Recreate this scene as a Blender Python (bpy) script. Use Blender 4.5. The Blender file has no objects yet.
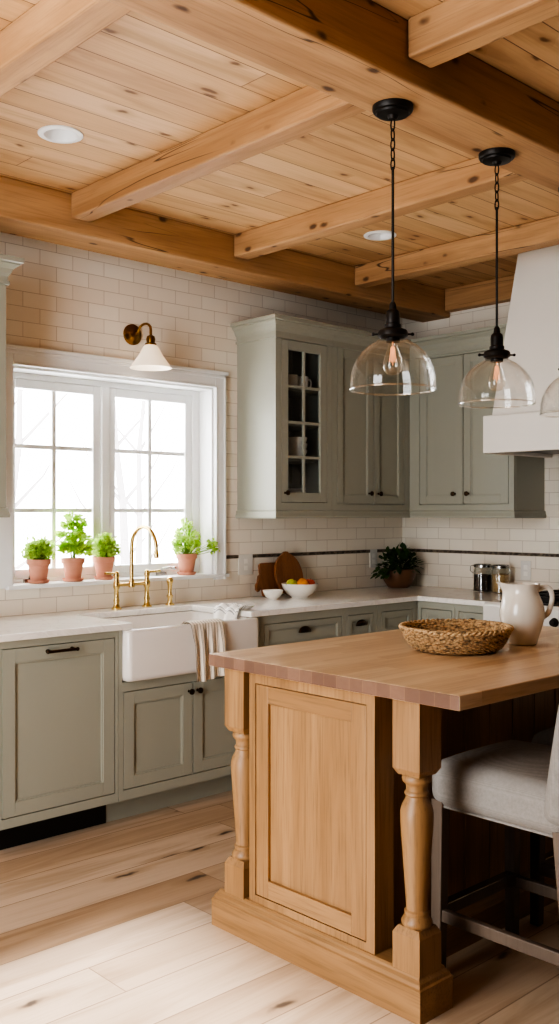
import bpy, bmesh, math, random
from mathutils import Vector, Matrix
random.seed(7)
PI = math.pi
SC = bpy.context.scene
COL = SC.collection

# ------------------------------------------------------------------ node helpers
def lin(c):
    c = c / 255.0
    return c / 12.92 if c <= 0.04045 else ((c + 0.055) / 1.055) ** 2.4
def rgb(r, g, b): return (lin(r), lin(g), lin(b), 1.0)

class NT:
    def __init__(s, name):
        s.m = bpy.data.materials.new(name); s.m.use_nodes = True
        s.t = s.m.node_tree
        for n in list(s.t.nodes): s.t.nodes.remove(n)
        s.out = s.t.nodes.new('ShaderNodeOutputMaterial')
    def n(s, typ, ins=None, **props):
        nd = s.t.nodes.new('ShaderNode' + typ)
        for k, v in props.items(): setattr(nd, k, v)
        for k, v in (ins or {}).items(): s.set(nd.inputs[k], v)
        return nd
    def set(s, sock, v):
        if isinstance(v, bpy.types.NodeSocket): s.t.links.new(v, sock)
        else:
            try: sock.default_value = v
            except Exception: sock.default_value = v[:3]
    def math(s, op, a, b=None, c=None, clamp=False):
        nd = s.t.nodes.new('ShaderNodeMath'); nd.operation = op; nd.use_clamp = clamp
        for i, v in enumerate((a, b, c)):
            if v is not None: s.set(nd.inputs[i], v)
        return nd.outputs[0]
    def mix(s, f, a, b, blend='MIX'):
        nd = s.t.nodes.new('ShaderNodeMix'); nd.data_type = 'RGBA'; nd.blend_type = blend
        s.set(nd.inputs[0], f); s.set(nd.inputs[6], a); s.set(nd.inputs[7], b)
        return nd.outputs[2]
    def ramp(s, f, stops, interp='LINEAR'):
        nd = s.t.nodes.new('ShaderNodeValToRGB'); cr = nd.color_ramp; cr.interpolation = interp
        while len(cr.elements) < len(stops): cr.elements.new(0.5)
        for e, (p, c) in zip(cr.elements, stops): e.position = p; e.color = c
        s.set(nd.inputs[0], f); return nd.outputs[0]
    def smooth(s, v, a, b):
        nd = s.t.nodes.new('ShaderNodeMapRange'); nd.interpolation_type = 'SMOOTHSTEP'
        s.set(nd.inputs[0], v); nd.inputs[1].default_value = a; nd.inputs[2].default_value = b
        return nd.outputs[0]
    def coord(s, rnd=0.0):
        c = s.n('TexCoord').outputs['Object']
        if rnd:
            r = s.n('ObjectInfo').outputs['Random']
            c = s.n('VectorMath', {0: c, 1: s.n('CombineXYZ', {0: s.math('MULTIPLY', r, rnd), 1: s.math('MULTIPLY', r, rnd * .7), 2: s.math('MULTIPLY', r, rnd * 1.3)}).outputs[0]}, operation='ADD').outputs[0]
        return c
    def scale(s, vec, sc):
        return s.n('VectorMath', {0: vec, 1: sc}, operation='MULTIPLY').outputs[0]
    def noise(s, vec, scale=5, detail=3, rough=.5, dist=0):
        return s.n('TexNoise', {'Vector': vec, 'Scale': scale, 'Detail': detail, 'Roughness': rough, 'Distortion': dist}).outputs[0]
    def bump(s, h, strength=.2, dist=.01):
        return s.n('Bump', {'Height': h, 'Strength': strength, 'Distance': dist}).outputs[0]
    def done(s, **ins):
        b = s.n('BsdfPrincipled')
        for k, v in ins.items(): s.set(b.inputs[k.replace('_', ' ')], v)
        s.t.links.new(b.outputs[0], s.out.inputs[0])
        return s.m

def plain(name, c, rough=.5, metal=0, var=.04, vscale=8, bump=0, bscale=200, coat=0, spec=.5):
    t = NT(name); co = t.coord()
    n = t.noise(co, vscale, 3)
    col = t.mix(t.math('MULTIPLY', n, var * 2), c, tuple(x * .6 for x in c[:3]) + (1,))
    kw = dict(Base_Color=col, Roughness=rough, Metallic=metal, Coat_Weight=coat, Specular_IOR_Level=spec)
    if bump: kw['Normal'] = t.bump(t.noise(co, bscale, 2), bump, .002)
    return t.done(**kw)

def axis_scale(ax, along, across):
    return tuple(along if i == 'xyz'.index(ax) else across for i in range(3))

def wood(name, ax, light, dark, knot=(60, 34, 16), knots=.5, cracks=True, rough=.6, fibre=.35, bump=.25, grain=1.0, rnd=7.0):
    t = NT(name); co = t.coord(rnd)
    L, D = rgb(*light), rgb(*dark)
    big = t.noise(t.scale(co, axis_scale(ax, .7 * grain, 7 * grain)), 1, 4, .55, .8)
    fib = t.noise(t.scale(co, axis_scale(ax, 4 * grain, 110 * grain)), 1, 3, .6)
    col = t.mix(t.smooth(big, .3, .7), L, D)
    col = t.mix(t.math('MULTIPLY', t.smooth(fib, .45, .75), fibre), col, tuple(x * .55 for x in D[:3]) + (1,))
    h = fib
    if knots:
        vo = t.n('TexVoronoi', {'Vector': t.n('VectorMath', {0: t.scale(co, axis_scale(ax, 5.5, 10)), 1: t.scale(t.n('TexNoise', {'Vector': co, 'Scale': 16.0, 'Detail': 2.0}).outputs['Color'], (.16, .16, .16))}, operation='ADD').outputs[0], 'Scale': 1.0, 'Randomness': 1.0})
        d = vo.outputs['Distance']
        keep = t.smooth(t.n('SeparateColor', {0: vo.outputs['Color']}).outputs[0], 1 - knots - .02, 1 - knots + .02)
        kn = t.math('MULTIPLY', t.math('SUBTRACT', 1.0, t.smooth(d, .07, .19)), keep)
        halo = t.math('MULTIPLY', t.math('SUBTRACT', 1.0, t.smooth(d, .16, .45)), keep)
        col = t.mix(t.math('MULTIPLY', halo, .35), col, D)
        col = t.mix(t.math('MULTIPLY', kn, .85), col, rgb(*knot))
    if cracks:
        c = t.noise(t.scale(co, axis_scale(ax, .5, 9)), 1, 2, .45, .1)
        cr = t.math('SUBTRACT', 1.0, t.smooth(t.math('ABSOLUTE', t.math('SUBTRACT', c, .5)), .001, .0065))
        msk = t.smooth(t.noise(t.scale(co, axis_scale(ax, 1.2, 3.0)), 1, 1), .5, .58)
        cr = t.math('MULTIPLY', cr, msk)
        col = t.mix(t.math('MULTIPLY', cr, .8), col, tuple(x * .4 for x in rgb(*knot)[:3]) + (1,))
        h = t.math('SUBTRACT', fib, t.math('MULTIPLY', cr, 2))
    return t.done(Base_Color=col, Roughness=rough, Normal=t.bump(h, bump, .004))

def planks(name, width, length, cols, knot, knots, gapc, phase=0.0, gap=.0022, rough=.5, fibre=.25, sheen=.4, kscale=(4.5, 11.0)):
    """boards running along x, laid side by side along y"""
    t = NT(name); co = t.coord()
    sp = t.n('SeparateXYZ', {0: co}); x, y = sp.outputs[0], sp.outputs[1]
    yy = t.math('DIVIDE', t.math('ADD', y, 50 * width + phase), width)
    row = t.math('FLOOR', yy); fy = t.math('FRACT', yy)
    ro = t.n('TexWhiteNoise', {'W': row}, noise_dimensions='1D').outputs[0]
    xx = t.math('ADD', t.math('DIVIDE', x, length), t.math('ADD', t.math('MULTIPLY', ro, 7.3), 20))
    cell = t.math('FLOOR', xx); fx = t.math('FRACT', xx)
    idv = t.n('CombineXYZ', {0: cell, 1: row}).outputs[0]
    wn = t.n('TexWhiteNoise', {'Vector': idv}, noise_dimensions='2D')
    r1 = wn.outputs[0]
    off = t.scale(wn.outputs[1], (9, 9, 9))
    vec = t.n('VectorMath', {0: co, 1: off}, operation='ADD').outputs[0]
    big = t.noise(t.scale(vec, (.9, 9, 9)), 1, 4, .55, 1.0)
    fib = t.noise(t.scale(vec, (3.5, 120, 120)), 1, 3, .6)
    base = t.ramp(r1, [(i / (len(cols) - 1), rgb(*c)) for i, c in enumerate(cols)])
    dk = t.mix(1.0, base, (.62, .55, .46, 1), 'MULTIPLY')
    col = t.mix(t.math('MULTIPLY', t.smooth(big, .42, .75), .75), base, dk)
    col = t.mix(t.math('MULTIPLY', t.smooth(fib, .45, .75), fibre), col, dk)
    vo = t.n('TexVoronoi', {'Vector': t.n('VectorMath', {0: t.scale(vec, (kscale[0], kscale[1], 1)), 1: t.scale(t.n('TexNoise', {'Vector': co, 'Scale': 14.0, 'Detail': 2.0}).outputs['Color'], (.3, .3, 0))}, operation='ADD').outputs[0], 'Scale': 1.0}, voronoi_dimensions='2D')
    keep = t.smooth(t.n('SeparateColor', {0: vo.outputs['Color']}).outputs[0], 1 - knots - .02, 1 - knots + .02)
    kn = t.math('MULTIPLY', t.math('SUBTRACT', 1.0, t.smooth(vo.outputs['Distance'], .04, .17)), keep)
    halo = t.math('MULTIPLY', t.math('SUBTRACT', 1.0, t.smooth(vo.outputs['Distance'], .1, .45)), keep)
    col = t.mix(t.math('MULTIPLY', halo, .5), col, dk)
    col = t.mix(t.math('MULTIPLY', kn, .85), col, rgb(*knot))
    gy = t.math('LESS_THAN', t.math('MINIMUM', fy, t.math('SUBTRACT', 1.0, fy)), gap / width)
    gx = t.math('LESS_THAN', t.math('MINIMUM', fx, t.math('SUBTRACT', 1.0, fx)), gap * .8 / length)
    g = t.math('MAXIMUM', gy, gx)
    col = t.mix(t.math('MULTIPLY', g, .8), col, rgb(*gapc))
    h = t.math('SUBTRACT', t.math('MULTIPLY', fib, .3), t.math('MULTIPLY', g, 1.0))
    return t.done(Base_Color=col, Roughness=rough, Normal=t.bump(h, .25, .003), Specular_IOR_Level=sheen)

def tile(name, horiz, c1, c2, grout):
    t = NT(name); co = t.coord()
    sp = t.n('SeparateXYZ', {0: co}); a = sp.outputs[horiz]; z = sp.outputs[2]
    lo = t.math('DIVIDE', t.math('SUBTRACT', z, .92), .0767)
    hi = t.math('ADD', t.math('DIVIDE', t.math('SUBTRACT', z, 1.169), .0735), 3.0)
    sel = t.math('GREATER_THAN', z, 1.16)
    zz = t.math('ADD', t.math('MULTIPLY', lo, t.math('SUBTRACT', 1.0, sel)), t.math('MULTIPLY', hi, sel))
    v = t.n('CombineXYZ', {0: t.math('DIVIDE', a, .0745), 1: t.math('ADD', zz, 20.0)}).outputs[0]
    br = t.n('TexBrick', {'Vector': v, 'Color1': c1, 'Color2': c2, 'Mortar': grout, 'Scale': 1.0, 'Mortar Size': .022, 'Mortar Smooth': .2, 'Bias': 0.0, 'Brick Width': 2.48, 'Row Height': 1.0})
    br.offset = .5
    n = t.noise(co, 14, 3)
    col = t.mix(t.math('MULTIPLY', n, .12), br.outputs[0], tuple(x * .72 for x in c1[:3]) + (1,))
    h = t.math('SUBTRACT', t.math('MULTIPLY', t.noise(co, 30, 2), .25), br.outputs[1])
    return t.done(Base_Color=col, Roughness=.28, Normal=t.bump(h, .35, .003))

def glassy(name, tint=(1, 1, 1, 1), edge=.55, base=.045, power=2.5, rough=.02, gloss=(1, 1, 1, 1)):
    t = NT(name)
    lw = t.n('LayerWeight', {'Blend': .5}).outputs['Facing']
    f = t.math('ADD', t.math('MULTIPLY', t.math('POWER', lw, power), edge), base, clamp=True)
    tr = t.n('BsdfTransparent', {'Color': tint}).outputs[0]
    gl = t.n('BsdfGlossy', {'Color': gloss, 'Roughness': rough}).outputs[0]
    mx = t.n('MixShader', {0: f, 1: tr, 2: gl})
    t.t.links.new(mx.outputs[0], t.out.inputs[0]); return t.m

def butcher(name):
    t = NT(name); co = t.coord()
    sp = t.n('SeparateXYZ', {0: co}); x, y = sp.outputs[0], sp.outputs[1]
    yy = t.math('DIVIDE', t.math('ADD', y, 10.0), .052)
    row = t.math('FLOOR', yy); fy = t.math('FRACT', yy)
    ro = t.n('TexWhiteNoise', {'W': row}, noise_dimensions='1D').outputs[0]
    xx = t.math('ADD', t.math('DIVIDE', x, .62), t.math('MULTIPLY', ro, 5.0))
    wn = t.n('TexWhiteNoise', {'Vector': t.n('CombineXYZ', {0: t.math('FLOOR', xx), 1: row}).outputs[0]}, noise_dimensions='2D')
    vec = t.n('VectorMath', {0: co, 1: t.scale(wn.outputs[1], (9, 9, 9))}, operation='ADD').outputs[0]
    fib = t.noise(t.scale(vec, (5, 90, 90)), 1, 3, .6)
    big = t.noise(t.scale(vec, (1.5, 14, 14)), 1, 3)
    base = t.ramp(wn.outputs[0], [(0, rgb(206, 172, 134)), (.5, rgb(220, 189, 152)), (1, rgb(230, 203, 168))])
    dk = t.mix(1.0, base, (.62, .52, .42, 1), 'MULTIPLY')
    col = t.mix(t.math('MULTIPLY', t.smooth(fib, .4, .75), .45), base, dk)
    col = t.mix(t.math('MULTIPLY', t.smooth(big, .4, .7), .3), col, dk)
    nx = t.math('ABSOLUTE', t.n('SeparateXYZ', {0: t.n('TexCoord').outputs['Normal']}).outputs[0])
    endg = t.ramp(wn.outputs[0], [(0, rgb(102, 78, 64)), (1, rgb(134, 105, 87))])
    endg = t.mix(t.math('MULTIPLY', t.noise(t.scale(co, (60, 60, 60)), 1, 3), .4), endg, rgb(100, 68, 58))
    col = t.mix(t.smooth(nx, .6, .75), col, endg)
    seam = t.math('LESS_THAN', t.math('MINIMUM', fy, t.math('SUBTRACT', 1.0, fy)), .012)
    col = t.mix(t.math('MULTIPLY', seam, .35), col, dk)
    return t.done(Base_Color=col, Roughness=.3, Normal=t.bump(fib, .06, .002), Specular_IOR_Level=.5)

def quartz():
    t = NT('quartz'); co = t.coord()
    v = t.noise(co, 3.5, 6, .6, 1.5)
    vein = t.math('SUBTRACT', 1.0, t.smooth(t.math('ABSOLUTE', t.math('SUBTRACT', v, .5)), .003, .03))
    col = t.mix(t.math('MULTIPLY', vein, .16), rgb(244, 240, 234), rgb(176, 166, 156))
    return t.done(Base_Color=col, Roughness=.16, Specular_IOR_Level=.5)

def linen():
    t = NT('linen'); co = t.coord(3)
    a = t.n('TexWave', {'Vector': co, 'Scale': 160.0, 'Distortion': 2.0, 'Detail': 1.0}, bands_direction='X').outputs[1]
    b = t.n('TexWave', {'Vector': co, 'Scale': 160.0, 'Distortion': 2.0, 'Detail': 1.0}, bands_direction='Z').outputs[1]
    w = t.math('MULTIPLY', t.math('ADD', a, b), .5)
    n = t.noise(co, 90, 3)
    col = t.mix(t.math('ADD', t.math('MULTIPLY', w, .35), t.math('MULTIPLY', n, .4)), rgb(160, 154, 147), rgb(104, 99, 94))
    return t.done(Base_Color=col, Roughness=.9, Normal=t.bump(w, .25, .002), Specular_IOR_Level=.2)

def striped(name, base, stripe, ax, period, duty):
    t = NT(name); co = t.coord()
    uv = t.n('UVMap').outputs[0]
    a = t.n('SeparateXYZ', {0: uv}).outputs[ax]
    f = t.math('FRACT', t.math('DIVIDE', a, period))
    s = t.math('LESS_THAN', f, duty)
    s2 = t.math('MULTIPLY', t.math('GREATER_THAN', f, duty + .16), t.math('LESS_THAN', f, duty + .24))
    col = t.mix(t.math('MAXIMUM', s, s2), base, stripe)
    return t.done(Base_Color=col, Roughness=.9, Normal=t.bump(t.noise(co, 300, 2), .2, .002), Specular_IOR_Level=.2)

def leafm(name, c1, c2, trans=.35):
    t = NT(name); co = t.coord()
    col = t.mix(t.smooth(t.noise(co, 25, 2), .35, .65), rgb(*c1), rgb(*c2))
    b = t.n('BsdfPrincipled', {'Base Color': col, 'Roughness': .5}).outputs[0]
    tl = t.n('BsdfTranslucent', {'Color': col}).outputs[0]
    mx = t.n('MixShader', {0: trans, 1: b, 2: tl})
    t.t.links.new(mx.outputs[0], t.out.inputs[0]); return t.m

def woven():
    t = NT('seagrass'); co = t.coord()
    v = t.n('TexVoronoi', {'Vector': t.scale(co, (90, 90, 110)), 'Scale': 1.0})
    n = t.noise(co, 120, 3)
    col = t.ramp(v.outputs[0], [(0, rgb(222, 192, 150)), (.5, rgb(188, 150, 106)), (.85, rgb(84, 58, 36))])
    col = t.mix(t.math('MULTIPLY', n, .4), col, rgb(214, 190, 152))
    return t.done(Base_Color=col, Roughness=.85, Normal=t.bump(t.math('SUBTRACT', 1.0, v.outputs[0]), .7, .004), Specular_IOR_Level=.2)

def grains(name, c1, c2, sc):
    t = NT(name); co = t.coord()
    v = t.n('TexVoronoi', {'Vector': co, 'Scale': sc})
    col = t.mix(t.n('SeparateColor', {0: v.outputs['Color']}).outputs[0], rgb(*c1), rgb(*c2))
    return t.done(Base_Color=col, Roughness=.7, Normal=t.bump(v.outputs[0], .6, .004))

def emit(name, c, s):
    t = NT(name); e = t.n('Emission', {'Color': c, 'Strength': s})
    t.t.links.new(e.outputs[0], t.out.inputs[0]); return t.m

M = {}
BEAM_L, BEAM_D = (192, 151, 107), (160, 119, 79)
for a in 'xyz': M['beam_' + a] = wood('beam_wood_' + a, a, BEAM_L, BEAM_D, knots=.8, rough=.65)
for a in 'xyz': M['oak_' + a] = wood('oak_' + a, a, (166, 129, 88), (140, 105, 68), knots=0, cracks=False, rough=.42, fibre=.55, bump=.1, grain=1.1)
M['ceil'] = planks('ceiling_boards', .135, 4.6, [(198, 156, 112), (209, 170, 125), (222, 188, 146), (201, 161, 116), (214, 178, 134)], (100, 64, 38), .24, (84, 54, 32), phase=-.075 + .0, rough=.6)
M['floor'] = planks('floor_boards', .205, 1.9, [(188, 162, 136), (202, 179, 154), (178, 150, 122), (207, 185, 162), (194, 169, 143)], (62, 50, 44), .11, (128, 104, 82), phase=-.145, rough=.5, fibre=.2, kscale=(2.6, 9))
M['tile_b'] = tile('tile_back', 0, rgb(246, 237, 222), rgb(240, 228, 211), rgb(198, 183, 166))
M['tile_r'] = tile('tile_right', 1, rgb(246, 237, 222), rgb(240, 228, 211), rgb(198, 183, 166))
M['mosaic'] = grains('mosaic_strip', (70, 60, 50), (126, 112, 96), 70)
M['plaster'] = plain('plaster', rgb(226, 220, 210), .75, bump=.05, bscale=60)
M['drywall'] = plain('drywall', rgb(76, 68, 60), .8)
M['sage'] = plain('sage_paint', rgb(163, 163, 149), .42, var=.03)
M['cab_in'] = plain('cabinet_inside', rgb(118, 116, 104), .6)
M['white_paint'] = plain('white_paint', rgb(242, 242, 241), .4, var=.02)
M['quartz'] = quartz()
M['fireclay'] = plain('fireclay', rgb(238, 232, 226), .14, var=.02, coat=.4)
M['brass'] = plain('brass', rgb(222, 192, 130), .25, metal=1, var=.1)
M['antique_brass'] = plain('antique_brass', rgb(150, 112, 58), .3, metal=1, var=.2)
M['bronze'] = plain('dark_bronze', rgb(74, 56, 40), .38, metal=.9, var=.2)
M['black_metal'] = plain('black_metal', rgb(38, 34, 31), .45, metal=.6)
M['black'] = plain('black_plastic', rgb(18, 17, 17), .5)
M['steel'] = plain('steel', rgb(170, 168, 164), .25, metal=1)
M['dark_steel'] = plain('dark_steel', rgb(90, 88, 86), .35, metal=1)
M['enamel'] = plain('white_enamel', rgb(228, 224, 218), .2, var=.02)
M['opal'] = None
t = NT('opal_glass'); M['opal'] = t.done(Base_Color=rgb(246, 238, 226), Roughness=.25, Emission_Color=rgb(255, 226, 188), Emission_Strength=.35)
M['pane'] = glassy('window_pane', edge=.25, base=.03, power=3)
M['cab_pane'] = glassy('cabinet_pane', tint=(.9, .92, .93, 1), edge=.2, base=.04, power=3)
M['shade_glass'] = glassy('clear_shade_glass', tint=(.985, .985, .98, 1), edge=.55, base=.03, power=3.0)
M['rim_glass'] = glassy('rim_glass', edge=.5, base=.28, power=2.0, rough=.1)
M['jar_glass'] = glassy('jar_glass', tint=(.93, .94, .93, 1), edge=.6, base=.06, power=2.5)
M['bulb_glass'] = glassy('bulb_glass', tint=(1, .985, .96, 1), edge=.7, base=.06, power=2.4)
M['filament'] = emit('filament', rgb(255, 170, 120), .9)
M['butcher'] = butcher('butcher_block')
M['linen'] = linen()
M['stool_wood'] = wood('stool_wood', 'z', (104, 88, 74), (84, 69, 57), knots=0, cracks=False, rough=.5, fibre=.3, bump=.08)
M['terracotta'] = plain('terracotta', rgb(214, 150, 124), .8, var=.25, vscale=30)
M['soil'] = plain('soil', rgb(60, 44, 32), .95, bump=.5)
M['leaf_a'] = leafm('herb_leaf', (170, 204, 92), (204, 226, 130), .6)
M['leaf_b'] = leafm('lobed_leaf', (168, 208, 84), (208, 230, 124), .6)
M['leaf_d'] = leafm('dark_leaf', (44, 68, 32), (70, 96, 44), .2)
M['stem'] = plain('stem', rgb(120, 160, 60), .6)
M['bowl_brown'] = plain('brown_glaze', rgb(122, 84, 58), .45, var=.3, vscale=20)
M['porcelain'] = plain('porcelain', rgb(250, 246, 238), .25, var=.02)
M['stoneware'] = plain('stoneware', rgb(226, 217, 203), .22, var=.06, vscale=20, coat=.3)
for a in 'xz':
    M['board_' + a] = wood('board_' + a, a, (150, 98, 58), (116, 72, 40), knots=.05, cracks=False, rough=.5, grain=2)
M['seagrass'] = woven()
M['towel'] = striped('striped_towel', rgb(238, 228, 212), rgb(140, 124, 110), 0, .026, .17)
M['cloth'] = striped('checked_cloth', rgb(236, 232, 226), rgb(150, 148, 146), 0, .05, .12)
M['lemon'] = plain('lemon', rgb(214, 196, 60), .5, bump=.2, bscale=120)
M['orange'] = plain('orange', rgb(230, 146, 48), .5, bump=.2, bscale=150)
M['apple'] = plain('apple', rgb(206, 92, 66), .35, var=.4, vscale=25)
M['green_apple'] = plain('green_apple', rgb(176, 180, 60), .35, var=.2, vscale=25)
M['pepper'] = grains('peppercorns', (34, 26, 20), (72, 54, 40), 110)
M['oats'] = grains('dry_grain', (168, 132, 88), (208, 176, 128), 110)
M['outlet'] = plain('outlet_plastic', rgb(230, 226, 218), .4)
M['snow'] = plain('snow', rgb(244, 244, 246), .9)
M['bark'] = plain('pale_bark', rgb(140, 135, 134), .95, var=.1)
M['lamp_in'] = plain('lamp_lens', rgb(226, 230, 234), .4)

# ------------------------------------------------------------------ mesh helpers
ORG = {}
class MB:
    def __init__(s, fn=None):
        s.v = []; s.f = []; s.uv = {}; s.fn = fn
    def add(s, vs, fs):
        o = len(s.v)
        for p in vs: s.v.append(tuple(s.fn(*p)) if s.fn else tuple(p))
        for f in fs: s.f.append(tuple(o + i for i in f))
        return s
    def box(s, x0, x1, y0, y1, z0, z1):
        vs = [(x, y, z) for x in (x0, x1) for y in (y0, y1) for z in (z0, z1)]
        return s.add(vs, [(0, 1, 3, 2), (4, 6, 7, 5), (0, 4, 5, 1), (2, 3, 7, 6), (0, 2, 6, 4), (1, 5, 7, 3)])
    def prism(s, poly, axis, a, b):
        """poly of 2-d points in the other two axes (cyclic order), extruded along axis"""
        def P(q, w):
            return {'x': (w, q[0], q[1]), 'y': (q[0], w, q[1]), 'z': (q[0], q[1], w)}[axis]
        n = len(poly)
        vs = [P(q, a) for q in poly] + [P(q, b) for q in poly]
        fs = [tuple(range(n)), tuple(range(2 * n - 1, n - 1, -1))] + [(i, (i + 1) % n, n + (i + 1) % n, n + i) for i in range(n)]
        return s.add(vs, fs)
    def loft(s, loops, closed=True, cap0=True, cap1=True):
        n = len(loops[0]); vs = [p for l in loops for p in l]; fs = []
        for k in range(len(loops) - 1):
            for i in range(n if closed else n - 1):
                j = (i + 1) % n
                fs.append((k * n + i, k * n + j, (k + 1) * n + j, (k + 1) * n + i))
        if cap0: fs.append(tuple(range(n)))
        if cap1: fs.append(tuple((len(loops) - 1) * n + i for i in range(n)))
        return s.add(vs, fs)
    def lathe(s, prof, c=(0, 0, 0), seg=32, caps=True, axis='z', mod=None):
        loops = []
        for r, h in prof:
            l = []
            for i in range(seg):
                a = 2 * PI * i / seg; rr = max(r, 1e-4)
                if mod: rr *= mod(a, h)
                u, w = rr * math.cos(a), rr * math.sin(a)
                if axis == 'z': p = (c[0] + u, c[1] + w, c[2] + h)
                elif axis == 'y': p = (c[0] + u, c[1] + h, c[2] + w)
                else: p = (c[0] + h, c[1] + u, c[2] + w)
                l.append(p)
            loops.append(l)
        return s.loft(loops, True, caps, caps)
    def tube(s, pts, r, seg=12, closed=False, caps=True):
        pts = [Vector(p) for p in pts]; n = len(pts)
        rs = r if isinstance(r, (list, tuple)) else [r] * n
        loops = []; prev = None
        for i, p in enumerate(pts):
            if closed: d = pts[(i + 1) % n] - pts[i - 1]
            else: d = pts[min(i + 1, n - 1)] - pts[max(i - 1, 0)]
            d.normalize()
            if prev is None:
                ref = Vector((0, 0, 1)) if abs(d.z) < .9 else Vector((1, 0, 0))
                u = d.cross(ref).normalized()
            else:
                u = (prev - d * prev.dot(d)).normalized()
            prev = u; w = d.cross(u)
            loops.append([tuple(p + (u * math.cos(2 * PI * k / seg) + w * math.sin(2 * PI * k / seg)) * rs[i]) for k in range(seg)])
        if closed: loops.append(loops[0]); caps = False
        return s.loft(loops, True, caps, caps)
    def sphere(s, c, r, seg=20, rings=12, sz=1.0, sx=1.0):
        prof = [(r * math.sin(PI * k / rings), -r * sz * math.cos(PI * k / rings)) for k in range(rings + 1)]
        return s.lathe(prof, c, seg)
    def rbox(s, x0, x1, y0, y1, z0, z1, r, n=4, warp=None):
        h = ((x1 - x0) / 2, (y1 - y0) / 2, (z1 - z0) / 2); c = ((x0 + x1) / 2, (y0 + y1) / 2, (z0 + z1) / 2)
        r = min(r, *h) * .999
        def samp(a):
            e = [-a + r * (1 - math.cos(PI / 2 * k / n)) for k in range(n + 1)]
            e = [-a + r * k / n for k in range(n + 1)]
            m = 6; inner = [(-a + r) + (2 * (a - r)) * k / m for k in range(1, m)]
            return e + inner + [-q for q in reversed(e)]
        S = [samp(a) for a in h]
        for ax in range(3):
            o1, o2 = [(1, 2), (0, 2), (0, 1)][ax]
            for sg in (-1, 1):
                vs = []; A, B = S[o1], S[o2]
                for p in A:
                    for q in B:
                        w = [0, 0, 0]; w[ax] = sg * h[ax]; w[o1] = p; w[o2] = q
                        cl = [max(-(h[i] - r), min(h[i] - r, w[i])) for i in range(3)]
                        d = Vector([w[i] - cl[i] for i in range(3)])
                        if d.length > 1e-9: d = d.normalized() * r
                        pt = [c[i] + cl[i] + d[i] for i in range(3)]
                        if warp: pt = warp(*pt)
                        vs.append(tuple(pt))
                nb = len(B)
                s.add(vs, [(i * nb + j, i * nb + j + 1, (i + 1) * nb + j + 1, (i + 1) * nb + j) for i in range(len(A) - 1) for j in range(nb - 1)])
        s.merge = True
        return s
    merge = False
    def leaf(s, b, d, up, ln, wd, curl=.2):
        b = Vector(b); d = Vector(d).normalized(); side = d.cross(Vector(up))
        if side.length < 1e-3: side = d.cross(Vector((1, 0, 0)))
        side.normalize(); nn = side.cross(d)
        m = b + d * ln * .5 + nn * ln * curl * .4; tp = b + d * ln - nn * ln * curl * .3
        l1 = b + d * ln * .38 + side * wd * .5; r1 = b + d * ln * .38 - side * wd * .5
        l2 = b + d * ln * .72 + side * wd * .34; r2 = b + d * ln * .72 - side * wd * .34
        return s.add([b, l1, l2, tp, r2, r1, m], [(0, 6, 1), (1, 6, 2), (2, 6, 3), (3, 6, 4), (4, 6, 5), (5, 6, 0)])
    def build(s, name, m, parent=None, bevel=0, smooth=False, org=None, sub=0, solid=0, seg=2):
        o0 = ORG.get(parent.name, (0, 0, 0)) if parent else (org or (0, 0, 0))
        me = bpy.data.meshes.new(name)
        me.from_pydata([(p[0] - o0[0], p[1] - o0[1], p[2] - o0[2]) for p in s.v], [], s.f)
        if s.uv:
            ul = me.uv_layers.new(name='UVMap')
            for l in me.loops: ul.data[l.index].uv = s.uv[l.vertex_index]
        bm = bmesh.new(); bm.from_mesh(me)
        if s.merge: bmesh.ops.remove_doubles(bm, verts=bm.verts, dist=1e-5)
        bmesh.ops.recalc_face_normals(bm, faces=bm.faces); bm.to_mesh(me); bm.free()
        me.materials.append(M[m] if isinstance(m, str) else m)
        o = bpy.data.objects.new(name, me); COL.objects.link(o)
        if parent: o.parent = parent; ORG[o.name] = o0
        else: o.location = o0; ORG[o.name] = o0
        if smooth: me.shade_smooth() if hasattr(me, 'shade_smooth') else None
        if bevel:
            b = o.modifiers.new('Bevel', 'BEVEL'); b.width = bevel; b.segments = seg; b.limit_method = 'ANGLE'; b.angle_limit = .6
            b.harden_normals = False
        if solid:
            k = o.modifiers.new('Solid', 'SOLIDIFY'); k.thickness = solid; k.offset = 0
        if sub:
            k = o.modifiers.new('Sub', 'SUBSURF'); k.levels = sub; k.render_levels = sub
        if smooth == 'auto':
            for p in me.polygons: p.use_smooth = True
            try:
                me.set_sharp_from_angle(angle=math.radians(38))
            except Exception: pass
        return o

def thing(name, label, cat, loc=(0, 0, 0), group=None):
    o = bpy.data.objects.new(name, None); COL.objects.link(o); o.location = loc; o.empty_display_size = .05
    o['label'] = label; o['category'] = cat
    if group: o['group'] = group
    ORG[o.name] = loc
    return o
def tag(o, label, cat, group=None):
    o['label'] = label; o['category'] = cat
    if group: o['group'] = group
    return o
def struct(o): o['kind'] = 'structure'; return o
def dup(root, loc, label, rotz=None):
    r = root.copy(); COL.objects.link(r); r.location = loc; r['label'] = label
    if rotz is not None: r.rotation_euler = (0, 0, rotz)
    def kids(src, dst):
        for ch in list(src.children):
            if ch.name in done: continue
            c = ch.copy(); COL.objects.link(c); c.parent = dst; done.add(c.name)
            kids(ch, c)
    done = set(); kids(root, r)
    return r

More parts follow.
